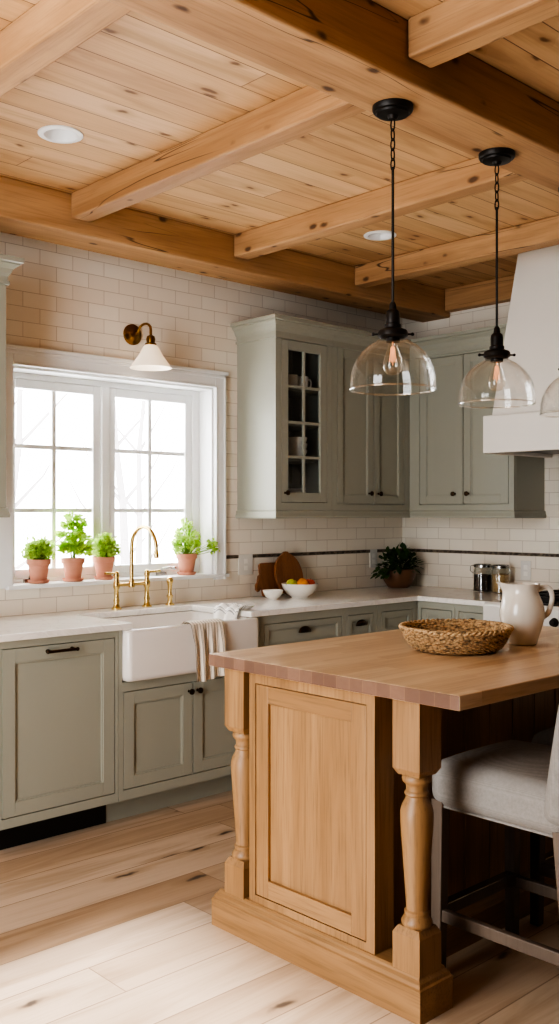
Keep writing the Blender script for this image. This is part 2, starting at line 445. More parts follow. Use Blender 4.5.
# ------------------------------------------------------------------ room shell
XL, XR, YB, YF, ZC = -0.7, 5.18, 4.28, -2.6, 2.875
WX0, WX1, WZ0, WZ1 = 2.247, 3.50, 1.055, 2.127
struct(MB().box(XL, XR + .2, YF, YB + .2, -.1, 0).build('floor', 'floor'))
ceil = struct(MB().box(XL - .2, XR + .2, YF - .2, YB + .2, ZC, ZC + .1).build('ceiling', 'ceil'))
DL = [(1.935, 3.29), (3.865, 3.345)]
b = MB()
for q in DL: b.lathe([(.066, -.05), (.066, .075)], (q[0], q[1], ZC), 40)
cut = b.build('cut', 'ceil'); mod = ceil.modifiers.new('b', 'BOOLEAN'); mod.object = cut; mod.operation = 'DIFFERENCE'
me = bpy.data.meshes.new_from_object(ceil.evaluated_get(bpy.context.evaluated_depsgraph_get()))
ceil.modifiers.clear(); ceil.data = me; bpy.data.objects.remove(cut)
b = MB()
b.box(XL - .2, WX0, YB, YB + .2, -.1, ZC).box(WX1, XR + .2, YB, YB + .2, -.1, ZC).box(WX0, WX1, YB, YB + .2, -.1, WZ0).box(WX0, WX1, YB, YB + .2, WZ1, ZC)
struct(b.build('wall_back', 'tile_b'))
struct(MB().box(XR, XR + .2, YF - .2, YB, -.1, ZC).build('wall_right', 'tile_r'))
LY0, LY1, LZ1 = 1.38, 2.68, 2.85
b = MB()
b.box(XL - .2, XL, YF - .2, LY0, -.1, ZC).box(XL - .2, XL, LY1, YB, -.1, ZC).box(XL - .2, XL, LY0, LY1, LZ1, ZC)
struct(b.build('wall_left', 'drywall'))
struct(MB().box(XL, XR, YF - .2, YF, -.1, ZC).build('wall_front', 'drywall'))

# dark mosaic strip around the backsplash
struct(MB().box(3.58, XR - .006, YB - .006, YB + .002, 1.151, 1.169).build('trim_1', 'mosaic'))
struct(MB().box(XR - .006, XR + .002, 1.0, YB, 1.151, 1.169).build('trim_2', 'mosaic'))

# window
w = thing('window_1', 'white double casement window over the sink', 'window', (2.86, 4.40, WZ0)); struct(w)
del w['label']; del w['category']
b = MB()                                   # casing round the opening, on the room side
cy0, cy1 = YB - .022, YB + .002
b.box(WX0 - .075, WX0, cy0, cy1, WZ0, WZ1 + .075).box(WX1, WX1 + .075, cy0, cy1, WZ0 - .02, WZ1 + .075).box(WX0, WX1, cy0, cy1, WZ1, WZ1 + .075)
b.box(WX0 - .09, WX1 + .09, cy0 - .012, cy1, WZ1 + .075, WZ1 + .095)
b.box(WX1 + .06, WX1 + .075, cy0 - .008, cy0, WZ0 - .02, WZ1 + .075).box(WX1, WX1 + .012, cy0 - .008, cy0, WZ0, WZ1)
b.box(WX0 - .075, WX1 + .075, cy0 - .008, cy0, WZ1 + .055, WZ1 + .075).box(WX0, WX1, cy0 - .008, cy0, WZ1, WZ1 + .012)
b.build('window_casing', 'white_paint', w, bevel=.004)
b = MB()                                   # reveal boards lining the opening
b.box(WX0, WX0 + .012, YB - .002, 4.47, WZ0 + .012, WZ1).box(WX1 - .012, WX1, YB - .002, 4.47, WZ0 + .012, WZ1).box(WX0 + .012, WX1 - .012, YB - .002, 4.47, WZ1 - .012, WZ1)
b.build('window_reveal', 'white_paint', w)
MB().box(WX0 - .03, WX1 + .1, YB - .03, 4.47, WZ0 - .008, WZ0 + .012).build('window_sill', 'white_paint', w, bevel=.004)
b = MB()                                   # fixed frame and mullion
fx0, fx1, fz0, fz1 = WX0 + .012, WX1 - .012, WZ0 + .012, WZ1 - .012
b.box(fx0, fx0 + .028, 4.39, 4.46, fz0, fz1).box(fx1 - .048, fx1, 4.39, 4.46, fz0, fz1).box(fx0 + .028, fx1 - .048, 4.39, 4.46, fz1 - .03, fz1).box(fx0 + .028, fx1 - .048, 4.39, 4.46, fz0, fz0 + .02)
b.box(2.828, 2.874, 4.385, 4.46, fz0 + .02, fz1 - .03)
b.build('window_frame', 'white_paint', w, bevel=.003)
for sx0, sx1 in ((fx0 + .028, 2.828), (2.874, fx1 - .048)):
    z0, z1 = fz0 + .02, fz1 - .03; q = .046
    b = MB()
    b.box(sx0, sx0 + q, 4.40, 4.45, z0, z1).box(sx1 - q, sx1, 4.40, 4.45, z0, z1).box(sx0 + q, sx1 - q, 4.40, 4.45, z1 - q, z1).box(sx0 + q, sx1 - q, 4.40, 4.45, z0, z0 + q)
    xm = (sx0 + sx1) / 2
    b.box(xm - .012, xm + .012, 4.412, 4.44, z0 + q, z1 - q)
    for zm in (1.428, 1.75):
        b.box(sx0 + q, xm - .012, 4.412, 4.44, zm - .011, zm + .011).box(xm + .012, sx1 - q, 4.412, 4.44, zm - .011, zm + .011)
    sash = b.build('window_sash', 'white_paint', w, bevel=.003)
    MB().box(sx0 + q - .004, sx1 - q + .004, 4.425, 4.428, z0 + q - .004, z1 - q + .004).build('window_pane', 'pane', sash)
for cx in (2.40, 3.21):                    # crank handles
    b = MB()
    b.box(cx - .03, cx + .03, 4.372, 4.40, WZ0 + .012, WZ0 + .03)
    b.tube([(cx, 4.385, WZ0 + .03), (cx, 4.372, WZ0 + .05), (cx + .05, 4.366, WZ0 + .056), (cx + .075, 4.362, WZ0 + .05)], .006, 8)
    b.sphere((cx + .078, 4.362, WZ0 + .052), .011, 10, 8)
    b.build('window_crank', 'steel', w, smooth='auto')

# outside
struct(MB().box(-12, 16, 4.6, 40, -.35, -.3).build('ground_outside', 'snow'))
def bare_tree(x, y, h, r, lean, label, sd):
    rr = random.Random(sd); b = MB()
    pts = [(x + lean * k / 6 + .05 * math.sin(k * 1.7 + sd), y, -.31 + h * k / 6) for k in range(7)]
    b.tube(pts, [r * (1 - .13 * k) for k in range(7)], 8)
    for k in range(1, 6):
        for s in (-1, 1):
            p = Vector(pts[k]) ; d = Vector((s * rr.uniform(.4, .9), rr.uniform(-.3, .3), rr.uniform(.5, 1)))
            q = p + d * rr.uniform(.5, 1.1); e = q + Vector((s * .3, 0, .5))
            b.tube([p, q, e], [r * .4, r * .2, r * .06], 6)
    tag(b.build('bare_tree', 'bark', None, smooth='auto', org=(x, y, -.31)), label, 'tree', 'bare trees outside the window')
bare_tree(5.85, 11.5, 5.2, .075, .5, 'faint bare tree outside, seen through the left casement', 3)
bare_tree(4.75, 9.8, 4.6, .05, -.35, 'thin bare tree outside at the far left of the window', 9)
bare_tree(7.3, 10.6, 5.0, .055, .3, 'thin bare tree outside, in the left half of the right casement', 12)
bare_tree(9.2, 13.5, 5.6, .09, -.4, 'faint bare tree outside, seen through the right casement', 5)

# ------------------------------------------------------------------ ceiling beams
def beam(x0, x1, y0, y1, z0, z1, ax, label, grp):
    o = (x0, y0, z0)
    m = MB().box(x0, x1, y0, y1, z0, z1).build('ceiling_beam', 'beam_' + ax, None, bevel=.008, org=o)
    tag(m, label, 'beam', grp)
ZB = 2.757
beam(XL + .01, XR - .005, 1.825, 2.05, 2.69, ZC, 'x', 'wide main timber ceiling beam that the glass pendants hang from', 'ceiling beams')
beam(XL + .01, XR - .005, 3.87, 4.10, 2.697, ZC, 'x', 'long timber ceiling beam above the window and sconce', 'ceiling beams')
beam(5.105, XR - .002, 2.06, 3.865, 2.73, ZC, 'y', 'shadowed timber beam along the wall left of the range hood', 'ceiling beams')
lab = ['light cross beam at top left corner, left of the recessed light', 'cross beam between the left recessed light and the middle cross beam', 'middle cross beam, ending on the wall beam above the cabinet with glass door', 'cross beam nearest the range hood, right of the far recessed light']
for x, l in zip((1.385, 2.325, 3.30, 4.235), lab):
    beam(x, x + .10, 2.055, 3.865, ZB, ZC, 'y', l, 'ceiling beams')
beam(2.225, 2.335, -1.5, 1.82, ZB, ZC, 'y', 'dark cross beam at top right, on the near side of the main beam', 'ceiling beams')

def downlight(x, y, label):
    t = thing('recessed_light', label, 'ceiling light', (x, y, ZC), 'recessed ceiling lights')
    MB().lathe([(.086, -.0005), (.086, -.005), (.08, -.008), (.064, -.008), (.060, -.002), (.052, .05), (.050, .062), (.064, .064), (.065, .0), (.066, -.0005)], (x, y, ZC), 40, caps=False).build('trim_ring', 'white_paint', t, smooth='auto')
    MB().lathe([(.050, .058), (.03, .0585), (.0001, .059)], (x, y, ZC), 40, caps=False).build('lens', 'lamp_in', t, smooth='auto')
downlight(*DL[0], 'round white recessed light near the top left of the ceiling')
downlight(*DL[1], 'round white recessed light beside the left pendant cord')

# ------------------------------------------------------------------ cabinet kit
def fy(F): return lambda a, d, z: (a, F - d, z)          # faces -y
def fx(F): return lambda a, d, z: (F - d, a, z)          # faces -x
def frame_cells(fn, a0, a1, z0, z1, holes, th=.02):
    b = MB(fn)
    As = sorted({a0, a1} | {h[0] for h in holes} | {h[1] for h in holes}); Zs = sorted({z0, z1} | {h[2] for h in holes} | {h[3] for h in holes})
    for i in range(len(As) - 1):
        for j in range(len(Zs) - 1):
            ca, cz = (As[i] + As[i + 1]) / 2, (Zs[j] + Zs[j + 1]) / 2
            if any(h[0] < ca < h[1] and h[2] < cz < h[3] for h in holes): continue
            b.box(As[i], As[i + 1], -th, 0, Zs[j], Zs[j + 1])
    return b
def shaker(fn, a0, a1, z0, z1, fw=.06, th=.019, rec=.010, g=.0038, bead=True):
    a0 += g; a1 -= g; z0 += g; z1 -= g
    b = MB(fn)
    b.box(a0, a0 + fw, -th, 0, z0, z1).box(a1 - fw, a1, -th, 0, z0, z1).box(a0 + fw, a1 - fw, -th, 0, z0, z0 + fw).box(a0 + fw, a1 - fw, -th, 0, z1 - fw, z1)
    b.box(a0 + fw, a1 - fw, -th, -rec, z0 + fw, z1 - fw)
    if bead:
        e = .007; A0, A1, Z0, Z1 = a0 + fw, a1 - fw, z0 + fw, z1 - fw
        b.box(A0, A0 + e, -rec, -.004, Z0, Z1).box(A1 - e, A1, -rec, -.004, Z0, Z1).box(A0 + e, A1 - e, -rec, -.004, Z0, Z0 + e).box(A0 + e, A1 - e, -rec, -.004, Z1 - e, Z1)
    return b
def knob(fn, a, z, parent, m='bronze'):
    prof = [(.007, 0), (.0055, .004), (.005, .013), (.011, .018), (.0145, .023), (.0135, .029), (.007, .033), (.0005, .034)]
    loops = [[(a + r * math.cos(2 * PI * i / 16), h, z + r * math.sin(2 * PI * i / 16)) for i in range(16)] for r, h in prof]
    MB(fn).loft(loops).build('knob', m, parent, smooth='auto')
def cup_pull(fn, a, z, parent, w=.046):
    b = MB(fn); loops = []
    for k in range(9):
        th = PI * k / 8
        row = []
        for j in range(7):
            ph = PI / 2 * j / 6
            row.append((a - w * math.cos(th) * math.cos(ph * .98), .002 + .024 * math.sin(ph) * (.35 + .65 * math.sin(th)), z - .012 + .032 * math.sin(th) * math.cos(ph * .75)))
        loops.append(row)
    b.loft(loops, closed=False, cap0=False, cap1=False)
    b.build('cup_pull', 'bronze', parent, smooth='auto', solid=.003)
def bar_pull(fn, a0, a1, z, parent):
    b = MB(fn)
    b.tube([(a0, .028, z), (a1, .028, z)], .0065, 10)
    for a in (a0 + .012, a1 - .012): b.tube([(a, 0, z), (a, .028, z)], [.009, .006], 10)
    for a in (a0, a1): b.sphere((a, .028, z), .0085, 10, 8)
    b.build('handle', 'bronze', parent, smooth='auto')

FB = 3.665; CT = .89
f = fy(FB)
# dishwasher behind a sage panel
t = thing('dishwasher', 'sage panelled dishwasher left of the sink with one bar handle', 'dishwasher', (2.14, 3.96, 0))
MB(f).box(1.83, 2.448, -.60, -.022, .118, CT - .002).build('housing', 'sage', t)
frame_cells(f, 1.83, 2.448, .118, CT - .002, [(1.882, 2.432, .158, .858)]).build('face_frame', 'sage', t)
d = shaker(f, 1.882, 2.432, .158, .858, fw=.058).build('door', 'sage', t, bevel=.0015)
bar_pull(f, 2.08, 2.222, .83, d)
MB(f).box(1.83, 2.448, -.125, -.10, 0, .118).build('kick_plate', 'black', t)
MB(f).lathe([(.004, 0), (.004, .003)], (0, 0, 0), 10).build('screw', 'steel', t) if False else None

# sink base
t = thing('sink_cabinet', 'sage base cabinet under the farmhouse sink, two doors with dark knobs', 'cabinet', (2.88, 3.96, 0))
MB(f).box(2.45, 3.298, -.60, -.022, .118, .6505).build('carcass', 'sage', t)
b = frame_cells(f, 2.45, 3.298, .118, .6505, [(2.476, 2.8725, .163, .608), (2.8745, 3.27, .163, .608)])
b.box(2.45, 2.469, -.02, 0, .6505, CT - .002).box(3.276, 3.298, -.02, 0, .6505, CT - .002)
b.build('face_frame', 'sage', t)
for a0, a1, k in ((2.476, 2.8725, 2.848), (2.8745, 3.27, 2.90)):
    d = shaker(f, a0, a1, .163, .608, fw=.055).build('door', 'sage', t, bevel=.0015)
    knob(f, k, .565, d)
MB(f).box(2.45, 3.298, -.125, -.105, 0, .118).build('toe_kick', 'sage', t)

def base_unit(fn, a0, a1, label, openings, loc, depth=.60, name='base_cabinet'):
    t = thing(name, label, 'cabinet', loc)
    MB(fn).box(a0, a1, -depth, -.022, .118, CT - .002).build('carcass', 'sage', t)
    frame_cells(fn, a0, a1, .118, CT - .002, [o[:4] for o in openings]).build('face_frame', 'sage', t)
    for o in openings:
        d = shaker(fn, *o[:4], fw=o[5]).build(o[4], 'sage', t, bevel=.0015)
        h = o[6]
        if h == 'cup': cup_pull(fn, (o[0] + o[1]) / 2, (o[2] + o[3]) / 2 + .02, d)
        if h == 'knob': knob(fn, o[1] - .03, o[3] - .04, d)
    MB(fn).box(a0, a1, -.125, -.105, 0, .118).build('toe_kick', 'sage', t)
    return t
base_unit(f, 3.30, 3.938, 'sage cabinet right of the sink, wide drawer with cup pull', [(3.333, 3.916, .70, .845, 'drawer', .03, 'cup'), (3.333, 3.916, .163, .665, 'door', .055, 'knob')], (3.62, 3.96, 0))
base_unit(f, 3.94, 4.212, 'narrow sage cabinet with small cup pull drawer, behind the island', [(3.962, 4.185, .70, .845, 'drawer', .03, 'cup'), (3.962, 4.185, .163, .665, 'door', .055, 'knob')], (4.08, 3.96, 0))
base_unit(f, 4.214, 4.573, 'plain sage corner cabinet panel left of the inside counter corner', [(4.244, 4.535, .70, .845, 'panel', .035, None), (4.244, 4.535, .163, .665, 'door', .055, None)], (4.39, 3.96, 0))
FR = 4.575; g = fx(FR)
base_unit(g, 3.39, 3.663, 'plain sage cabinet panel right of the inside counter corner', [(3.412, 3.635, .70, .848, 'panel', .035, None), (3.412, 3.635, .163, .665, 'door', .055, None)], (4.87, 3.52, 0))
base_unit(g, 3.15, 3.388, 'small sage drawer cabinet directly left of the white range', [(3.168, 3.362, .70, .848, 'drawer', .03, 'cup'), (3.168, 3.362, .163, .665, 'door', .055, 'knob')], (4.87, 3.27, 0))

# worktop (one continuous slab with the sink cut-out)
poly = [(1.80, 3.64), (2.51, 3.64), (2.51, 4.12), (3.222, 4.12), (3.222, 3.64), (4.55, 3.64), (4.55, 3.147), (XR - .001, 3.147), (XR - .001, YB - .001), (1.80, YB - .001)]
tag(MB().prism(poly, 'z', CT, .92).build('worktop', 'quartz', None, bevel=.004, org=(3.2, 4.0, CT)), 'continuous white quartz worktop around the sink and corner', 'countertop')

# sink
def rr(x0, x1, y0, y1, r, z, n=5):
    p = []
    for cx, cy, a0 in ((x1 - r, y1 - r, 0), (x0 + r, y1 - r, PI / 2), (x0 + r, y0 + r, PI), (x1 - r, y0 + r, 1.5 * PI)):
        for k in range(n + 1):
            a = a0 + PI / 2 * k / n; p.append((cx + r * math.cos(a), cy + r * math.sin(a), z))
    return p
b = MB()
L = []
X0, X1, Y0, Y1 = 2.472, 3.273, 3.622, 4.15
for z, i in ((.652, .022), (.656, .010), (.666, .003), (.678, 0), (.872, 0), (.882, .002), (.887, .006), (.8885, .012)):
    L.append(rr(X0 + i, X1 - i, Y0 + i, Y1 - i, .03, z))
for z, i in ((.8885, .022), (.886, .030), (.872, .036), (.74, .046), (.71, .055), (.695, .08)):
    L.append(rr(X0 + i + .012, X1 - i - .012, Y0 + i, Y1 - i - .012, .045, z))
b.loft(L)
tag(b.build('farmhouse_sink', 'fireclay', None, smooth='auto', org=(2.865, 3.88, .652)), 'white fireclay apron front farmhouse sink under the window', 'sink')

# towel over the apron
def sheet(rows, cols, fn, name, m, solid, org, usc=1.0):
    b = MB(); vs = []
    for i in range(rows + 1):
        for j in range(cols + 1):
            vs.append(fn(i / rows, j / cols))
    b.add([v[:3] for v in vs], [(i * (cols + 1) + j, i * (cols + 1) + j + 1, (i + 1) * (cols + 1) + j + 1, (i + 1) * (cols + 1) + j) for i in range(rows) for j in range(cols)])
    for k, v in enumerate(vs): b.uv[k] = (v[3], v[4])
    return b.build(name, m, None, smooth='auto', org=org, solid=solid)
tp = [(3.70, .80), (3.685, .885), (3.665, .8985), (3.635, .8985), (3.612, .888), (3.607, .86), (3.604, .75), (3.602, .624)]
tl = [0]
for a, c in zip(tp, tp[1:]): tl.append(tl[-1] + math.hypot(c[0] - a[0], c[1] - a[1]))
def tow(v, u):
    s = v * tl[-1]; k = max(i for i in range(len(tl)) if tl[i] <= s + 1e-9); k = min(k, len(tp) - 2)
    q = (s - tl[k]) / (tl[k + 1] - tl[k]); y = tp[k][0] + (tp[k + 1][0] - tp[k][0]) * q; z = tp[k][1] + (tp[k + 1][1] - tp[k][1]) * q
    hang = max(0, min(1, (s - tl[4]) / .1)); 
    x = 2.818 + .20 * u + .014 * hang * v - .012 * hang * math.sin(u * 2.6)
    y -= hang * (.009 + .011 * math.sin(u * 21 + .6 + v) * (.5 + .5 * v) + .006 * math.sin(u * 9))
    z -= hang * v * .008 * math.sin(u * 5)
    return (x, y, z, u * .30, s)
tag(sheet(60, 60, tow, 'dish_towel', 'towel', .0025, (2.9, 3.62, .75)), 'cream dish towel with dark stripes hanging over the sink front', 'towel')
cp = [(3.165, .80), (3.185, .87), (3.20, .918), (3.218, .927), (3.25, .9235), (3.30, .9235)]
cl = [0]
for a, c in zip(cp, cp[1:]): cl.append(cl[-1] + math.hypot(c[0] - a[0], c[1] - a[1]))
def clo(v, u):
    s = v * cl[-1]; k = max(i for i in range(len(cl)) if cl[i] <= s + 1e-9); k = min(k, len(cp) - 2)
    q = (s - cl[k]) / (cl[k + 1] - cl[k]); x = cp[k][0] + (cp[k + 1][0] - cp[k][0]) * q; z = cp[k][1] + (cp[k + 1][1] - cp[k][1]) * q
    z += .010 * (1 + math.sin(u * 17 + 2 * v)) * min(1, v * 2) * (1 if v > .35 else .3)
    y = 3.70 + .20 * u + .012 * math.sin(v * 6 + u * 4)
    return (x - .01 * math.sin(u * 17) * (1 - v), y, z, s, u * .25)
tag(sheet(40, 50, clo, 'dish_cloth', 'cloth', .0025, (3.23, 3.8, .92)), 'white cloth with grey lines draped over right edge of the sink', 'cloth')

# bridge faucet
FYc = 4.20
t = thing('faucet', 'polished brass bridge faucet with tall gooseneck spout behind the sink', 'faucet', (2.90, FYc, .92))
b = MB()
xl, xr, xm = 2.795, 2.985, 2.888
for x in (xl, xr):
    b.lathe([(.026, 0), (.026, .006), (.018, .012), (.013, .03), (.016, .045), (.012, .06), (.012, .10), (.017, .112), (.017, .135), (.012, .145), (.014, .165), (.016, .172), (.01, .19), (.0005, .196)], (x, FYc, .92), 20)
b.tube([(xl, FYc, 1.045), (xr, FYc, 1.045)], .0095, 12)
b.build('bridge_body', 'brass', t, smooth='auto')
b = MB()
b.lathe([(.016, -.016), (.018, 0), (.014, .016), (.011, .03)], (xm, FYc, 1.045), 20)
pts = [(xm, FYc, 1.06), (xm, FYc, 1.15), (xm, FYc, 1.225)]
R_ = .108
for k in range(1, 14):
    a = PI * .97 * k / 13
    pts.append((xm + .0 * k, FYc - R_ + R_ * math.cos(a), 1.236 + R_ * math.sin(a)))
e = pts[-1]; pts.append((e[0], e[1] - .003, e[2] - .035)); 
b.tube(pts, .0105, 14)
b.lathe([(.012, 0), (.0135, .006), (.0135, .024), (.0115, .03)], (e[0], e[1] - .003, e[2] - .06), 16)
b.build('spout', 'brass', t, smooth='auto')
for x, s in ((xl, -1), (xr, 1)):
    b = MB()
    b.tube([(x, FYc, 1.098), (x + s * .02, FYc - .004, 1.105), (x + s * .072, FYc - .012, 1.108), (x + s * .078, FYc - .013, 1.108)], [.008, .006, .0075, .006], 10)
    b.sphere((x, FYc, 1.104), .0135, 14, 10)
    b.build('lever', 'brass', t, smooth='auto')
t2 = thing('side_spray', 'brass side spray standing right of the faucet', 'faucet sprayer', (3.135, FYc, .92))
MB().lathe([(.024, 0), (.024, .005), (.015, .012), (.012, .035), (.016, .042), (.017, .055)], (3.135, FYc, .92), 18).build('base', 'brass', t2, smooth='auto')
MB().lathe([(.012, .056), (.010, .07), (.012, .10), (.015, .118), (.018, .126), (.018, .138), (.012, .148), (.0005, .152)], (3.135, FYc, .92), 18).build('spray_head', 'brass', t2, smooth='auto')

# ------------------------------------------------------------------ wall sconce
t = thing('wall_sconce', 'brass gooseneck wall sconce with white cone shade above the window', 'wall lamp', (2.945, YB, 2.36))
MB().lathe([(.055, 0), (.055, -.010), (.048, -.016), (.036, -.018), (.030, -.024), (.016, -.032), (.0005, -.034)], (2.945, YB, 2.36), 32, axis='y').build('backplate', 'antique_brass', t, smooth='auto')
pts = [(2.945, YB - .03, 2.36), (2.945, YB - .06, 2.362)]
for k in range(0, 9):
    a = PI * k / 8; pts.append((2.945, YB - .115 + .055 * math.cos(a), 2.366 + .036 * math.sin(a)))
pts.append((2.945, YB - .17, 2.345)); pts.append((2.945, YB - .17, 2.325))
MB().tube(pts, .007, 12).build('arm', 'antique_brass', t, smooth='auto')
MB().lathe([(.010, .05), (.020, .044), (.024, .03), (.022, .012), (.030, .006), (.030, -.006), (.026, -.01)], (2.945, YB - .17, 2.285), 24).build('socket', 'antique_brass', t, smooth='auto')
MB().lathe([(.030, .118), (.040, .108), (.060, .07), (.100, .012), (.108, 0), (.105, 0), (.097, .014), (.057, .07), (.037, .104), (.028, .112)], (2.945, YB - .17, 2.165), 48, caps=False).build('shade', 'opal', t, smooth='auto')

# ------------------------------------------------------------------ wall cabinets
UB, UT = 1.388, 2.445
def crown_part(pts_path, parent, mats='sage'):
    """profile (out, up) swept along a polyline of (x, y, outward normal) miter points"""
    prof = [(0, -.05), (.012, -.05), (.012, -.034), (.004, -.032), (.006, -.014), (.016, .0), (.022, .018), (.040, .036), (.040, .042), (.053, .046), (.053, .066), (0, .066)]
    loops = [[(x + nx * o, y + ny * o, UT + u) for o, u in prof] for x, y, nx, ny in pts_path]
    MB().loft(loops).build('crown_moulding', mats, parent, bevel=0)
def bottom_mould(path, parent):
    prof = [(0, 0), (.012, 0), (.014, .012), (.008, .03), (.008, .04), (0, .045)]
    loops = [[(x + nx * o, y + ny * o, UB - .004 + u) for o, u in prof] for x, y, nx, ny in path]
    MB().loft(loops).build('bottom_moulding', 'sage', parent)
f = fy(3.95)
# glass door cabinet
t = thing('glass_door_cabinet', 'sage wall cabinet with an eight pane glass door right of the window', 'cabinet', (3.90, 4.11, UB))
b = MB()
b.box(3.68, 3.70, 3.971, YB - .001, UB, UT + .06).box(4.112, 4.132, 3.971, YB - .001, UB, UT + .06).box(3.70, 4.112, YB - .015, YB - .001, UB, UT + .06).box(3.70, 4.112, 3.971, YB - .015, 2.41, UT + .06).box(3.70, 4.112, 3.971, YB - .015, UB, 1.45)
b.build('carcass', 'sage', t)
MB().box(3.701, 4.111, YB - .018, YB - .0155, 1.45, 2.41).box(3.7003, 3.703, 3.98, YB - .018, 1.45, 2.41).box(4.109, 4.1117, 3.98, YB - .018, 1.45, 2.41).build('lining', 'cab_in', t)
frame_cells(f, 3.68, 4.132, UB, UT + .06, [(3.722, 4.094, 1.473, 2.395)]).build('face_frame', 'sage', t)
b = MB(f); a0, a1, z0, z1 = 3.725, 4.091, 1.476, 2.392; fw = .054
b.box(a0, a0 + fw, -.02, 0, z0, z1).box(a1 - fw, a1, -.02, 0, z0, z1).box(a0 + fw, a1 - fw, -.02, 0, z0, z0 + fw).box(a0 + fw, a1 - fw, -.02, 0, z1 - fw, z1)
am = (a0 + a1) / 2
b.box(am - .008, am + .008, -.018, -.003, z0 + fw, z1 - fw)
for zm in (1.733, 1.93, 2.133):
    b.box(a0 + fw, am - .008, -.018, -.003, zm - .008, zm + .008).box(am + .008, a1 - fw, -.018, -.003, zm - .008, zm + .008)
d = b.build('door', 'sage', t, bevel=.0015)
MB(f).box(a0 + fw, a1 - fw, -.0135, -.011, z0 + fw, z1 - fw).build('glass_pane', 'cab_pane', d)
knob(f, 3.752, 1.528, d)
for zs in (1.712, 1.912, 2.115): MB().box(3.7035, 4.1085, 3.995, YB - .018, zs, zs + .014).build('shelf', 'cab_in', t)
n = .7071
crown_part([(3.68, YB - .001, -1, 0), (3.68, 3.95, -1, -1), (4.132, 3.95, 0, -1)], t)
bottom_mould([(3.68, YB - .001, -1, 0), (3.68, 3.95, -1, -1), (4.132, 3.95, 0, -1)], t)
# two door cabinet
t = thing('wall_cabinet', 'sage two door wall cabinet in the corner, beside the glass door cabinet', 'cabinet', (4.66, 4.11, UB), 'sage wall cabinets')
MB().box(4.134, XR - .002, 3.972, YB - .001, UB, UT + .06).build('carcass', 'sage', t)
frame_cells(f, 4.134, 4.85, UB, UT + .06, [(4.178, 4.506, 1.465, 2.40), (4.510, 4.80, 1.465, 2.40)]).build('face_frame', 'sage', t)
for q0, q1, k in ((4.178, 4.506, 4.462), (4.510, 4.80, 4.548)):
    d = shaker(f, q0, q1, 1.465, 2.40, fw=.05).build('door', 'sage', t, bevel=.0015)
    knob(f, k, 1.533, d)
crown_part([(4.134, 3.95, 0, -1), (4.851, 3.95, -1, -1)], t)
bottom_mould([(4.134, 3.95, 0, -1), (4.851, 3.95, -1, -1)], t)
# range wall cabinet
g = fx(4.85)
t = thing('wall_cabinet', 'sage two door wall cabinet on the range wall, beside the white hood', 'cabinet', (5.01, 3.56, UB), 'sage wall cabinets')
MB().box(4.872, XR - .002, 3.172, 3.969, UB, UT + .06).build('carcass', 'sage', t)
frame_cells(g, 3.172, 3.948, UB, UT + .06, [(3.208, 3.532, 1.465, 2.383), (3.537, 3.868, 1.465, 2.383)]).build('face_frame', 'sage', t)
for q0, q1, k in ((3.208, 3.532, 3.492), (3.537, 3.868, 3.592)):
    d = shaker(g, q0, q1, 1.465, 2.383, fw=.05).build('door', 'sage', t, bevel=.0015)
    knob(g, k, 1.531, d)
crown_part([(4.85, 3.949, -1, -1), (4.85, 3.172, -1, 0)], t)
bottom_mould([(4.85, 3.949, -1, -1), (4.85, 3.172, -1, -1), (XR - .002, 3.172, 0, -1)], t)
# left cabinet, cut by the frame
t = thing('wall_cabinet', 'sage wall cabinet left of the window, mostly cut off by the left edge', 'cabinet', (1.75, 4.11, UB), 'sage wall cabinets')
MB().box(1.40, 2.05, 3.972, YB - .001, UB + .012, UT + .085).build('carcass', 'sage', t)
frame_cells(f, 1.40, 2.05, UB + .012, UT + .085, [(1.44, 1.737, 1.475, 2.41), (1.739, 2.01, 1.475, 2.41)]).build('face_frame', 'sage', t)
for q0, q1, k in ((1.44, 1.737, 1.71), (1.739, 2.01, 1.766)):
    d = shaker(f, q0, q1, 1.475, 2.41, fw=.05).build('door', 'sage', t, bevel=.0015)
    knob(f, k, 1.533, d)
prof = [(0, -.05), (.012, -.05), (.012, -.034), (.004, -.032), (.006, -.014), (.016, .0), (.022, .018), (.044, .036), (.044, .042), (.058, .046), (.058, .066), (0, .066)]
path = [(1.40, 3.95, 0, -1), (2.05, 3.95, 1, -1), (2.05, YB - .001, 1, 0)]
MB().loft([[(x + nx * o, y + ny * o, UT + .03 + u) for o, u in prof] for x, y, nx, ny in path]).build('crown_moulding', 'sage', t)
MB().loft([[(x + nx * o, y + ny * o, UB + .008 + u) for o, u in [(0, 0), (.012, 0), (.014, .012), (.008, .03), (.008, .04), (0, .045)]] for x, y, nx, ny in path]).build('bottom_moulding', 'sage', t)

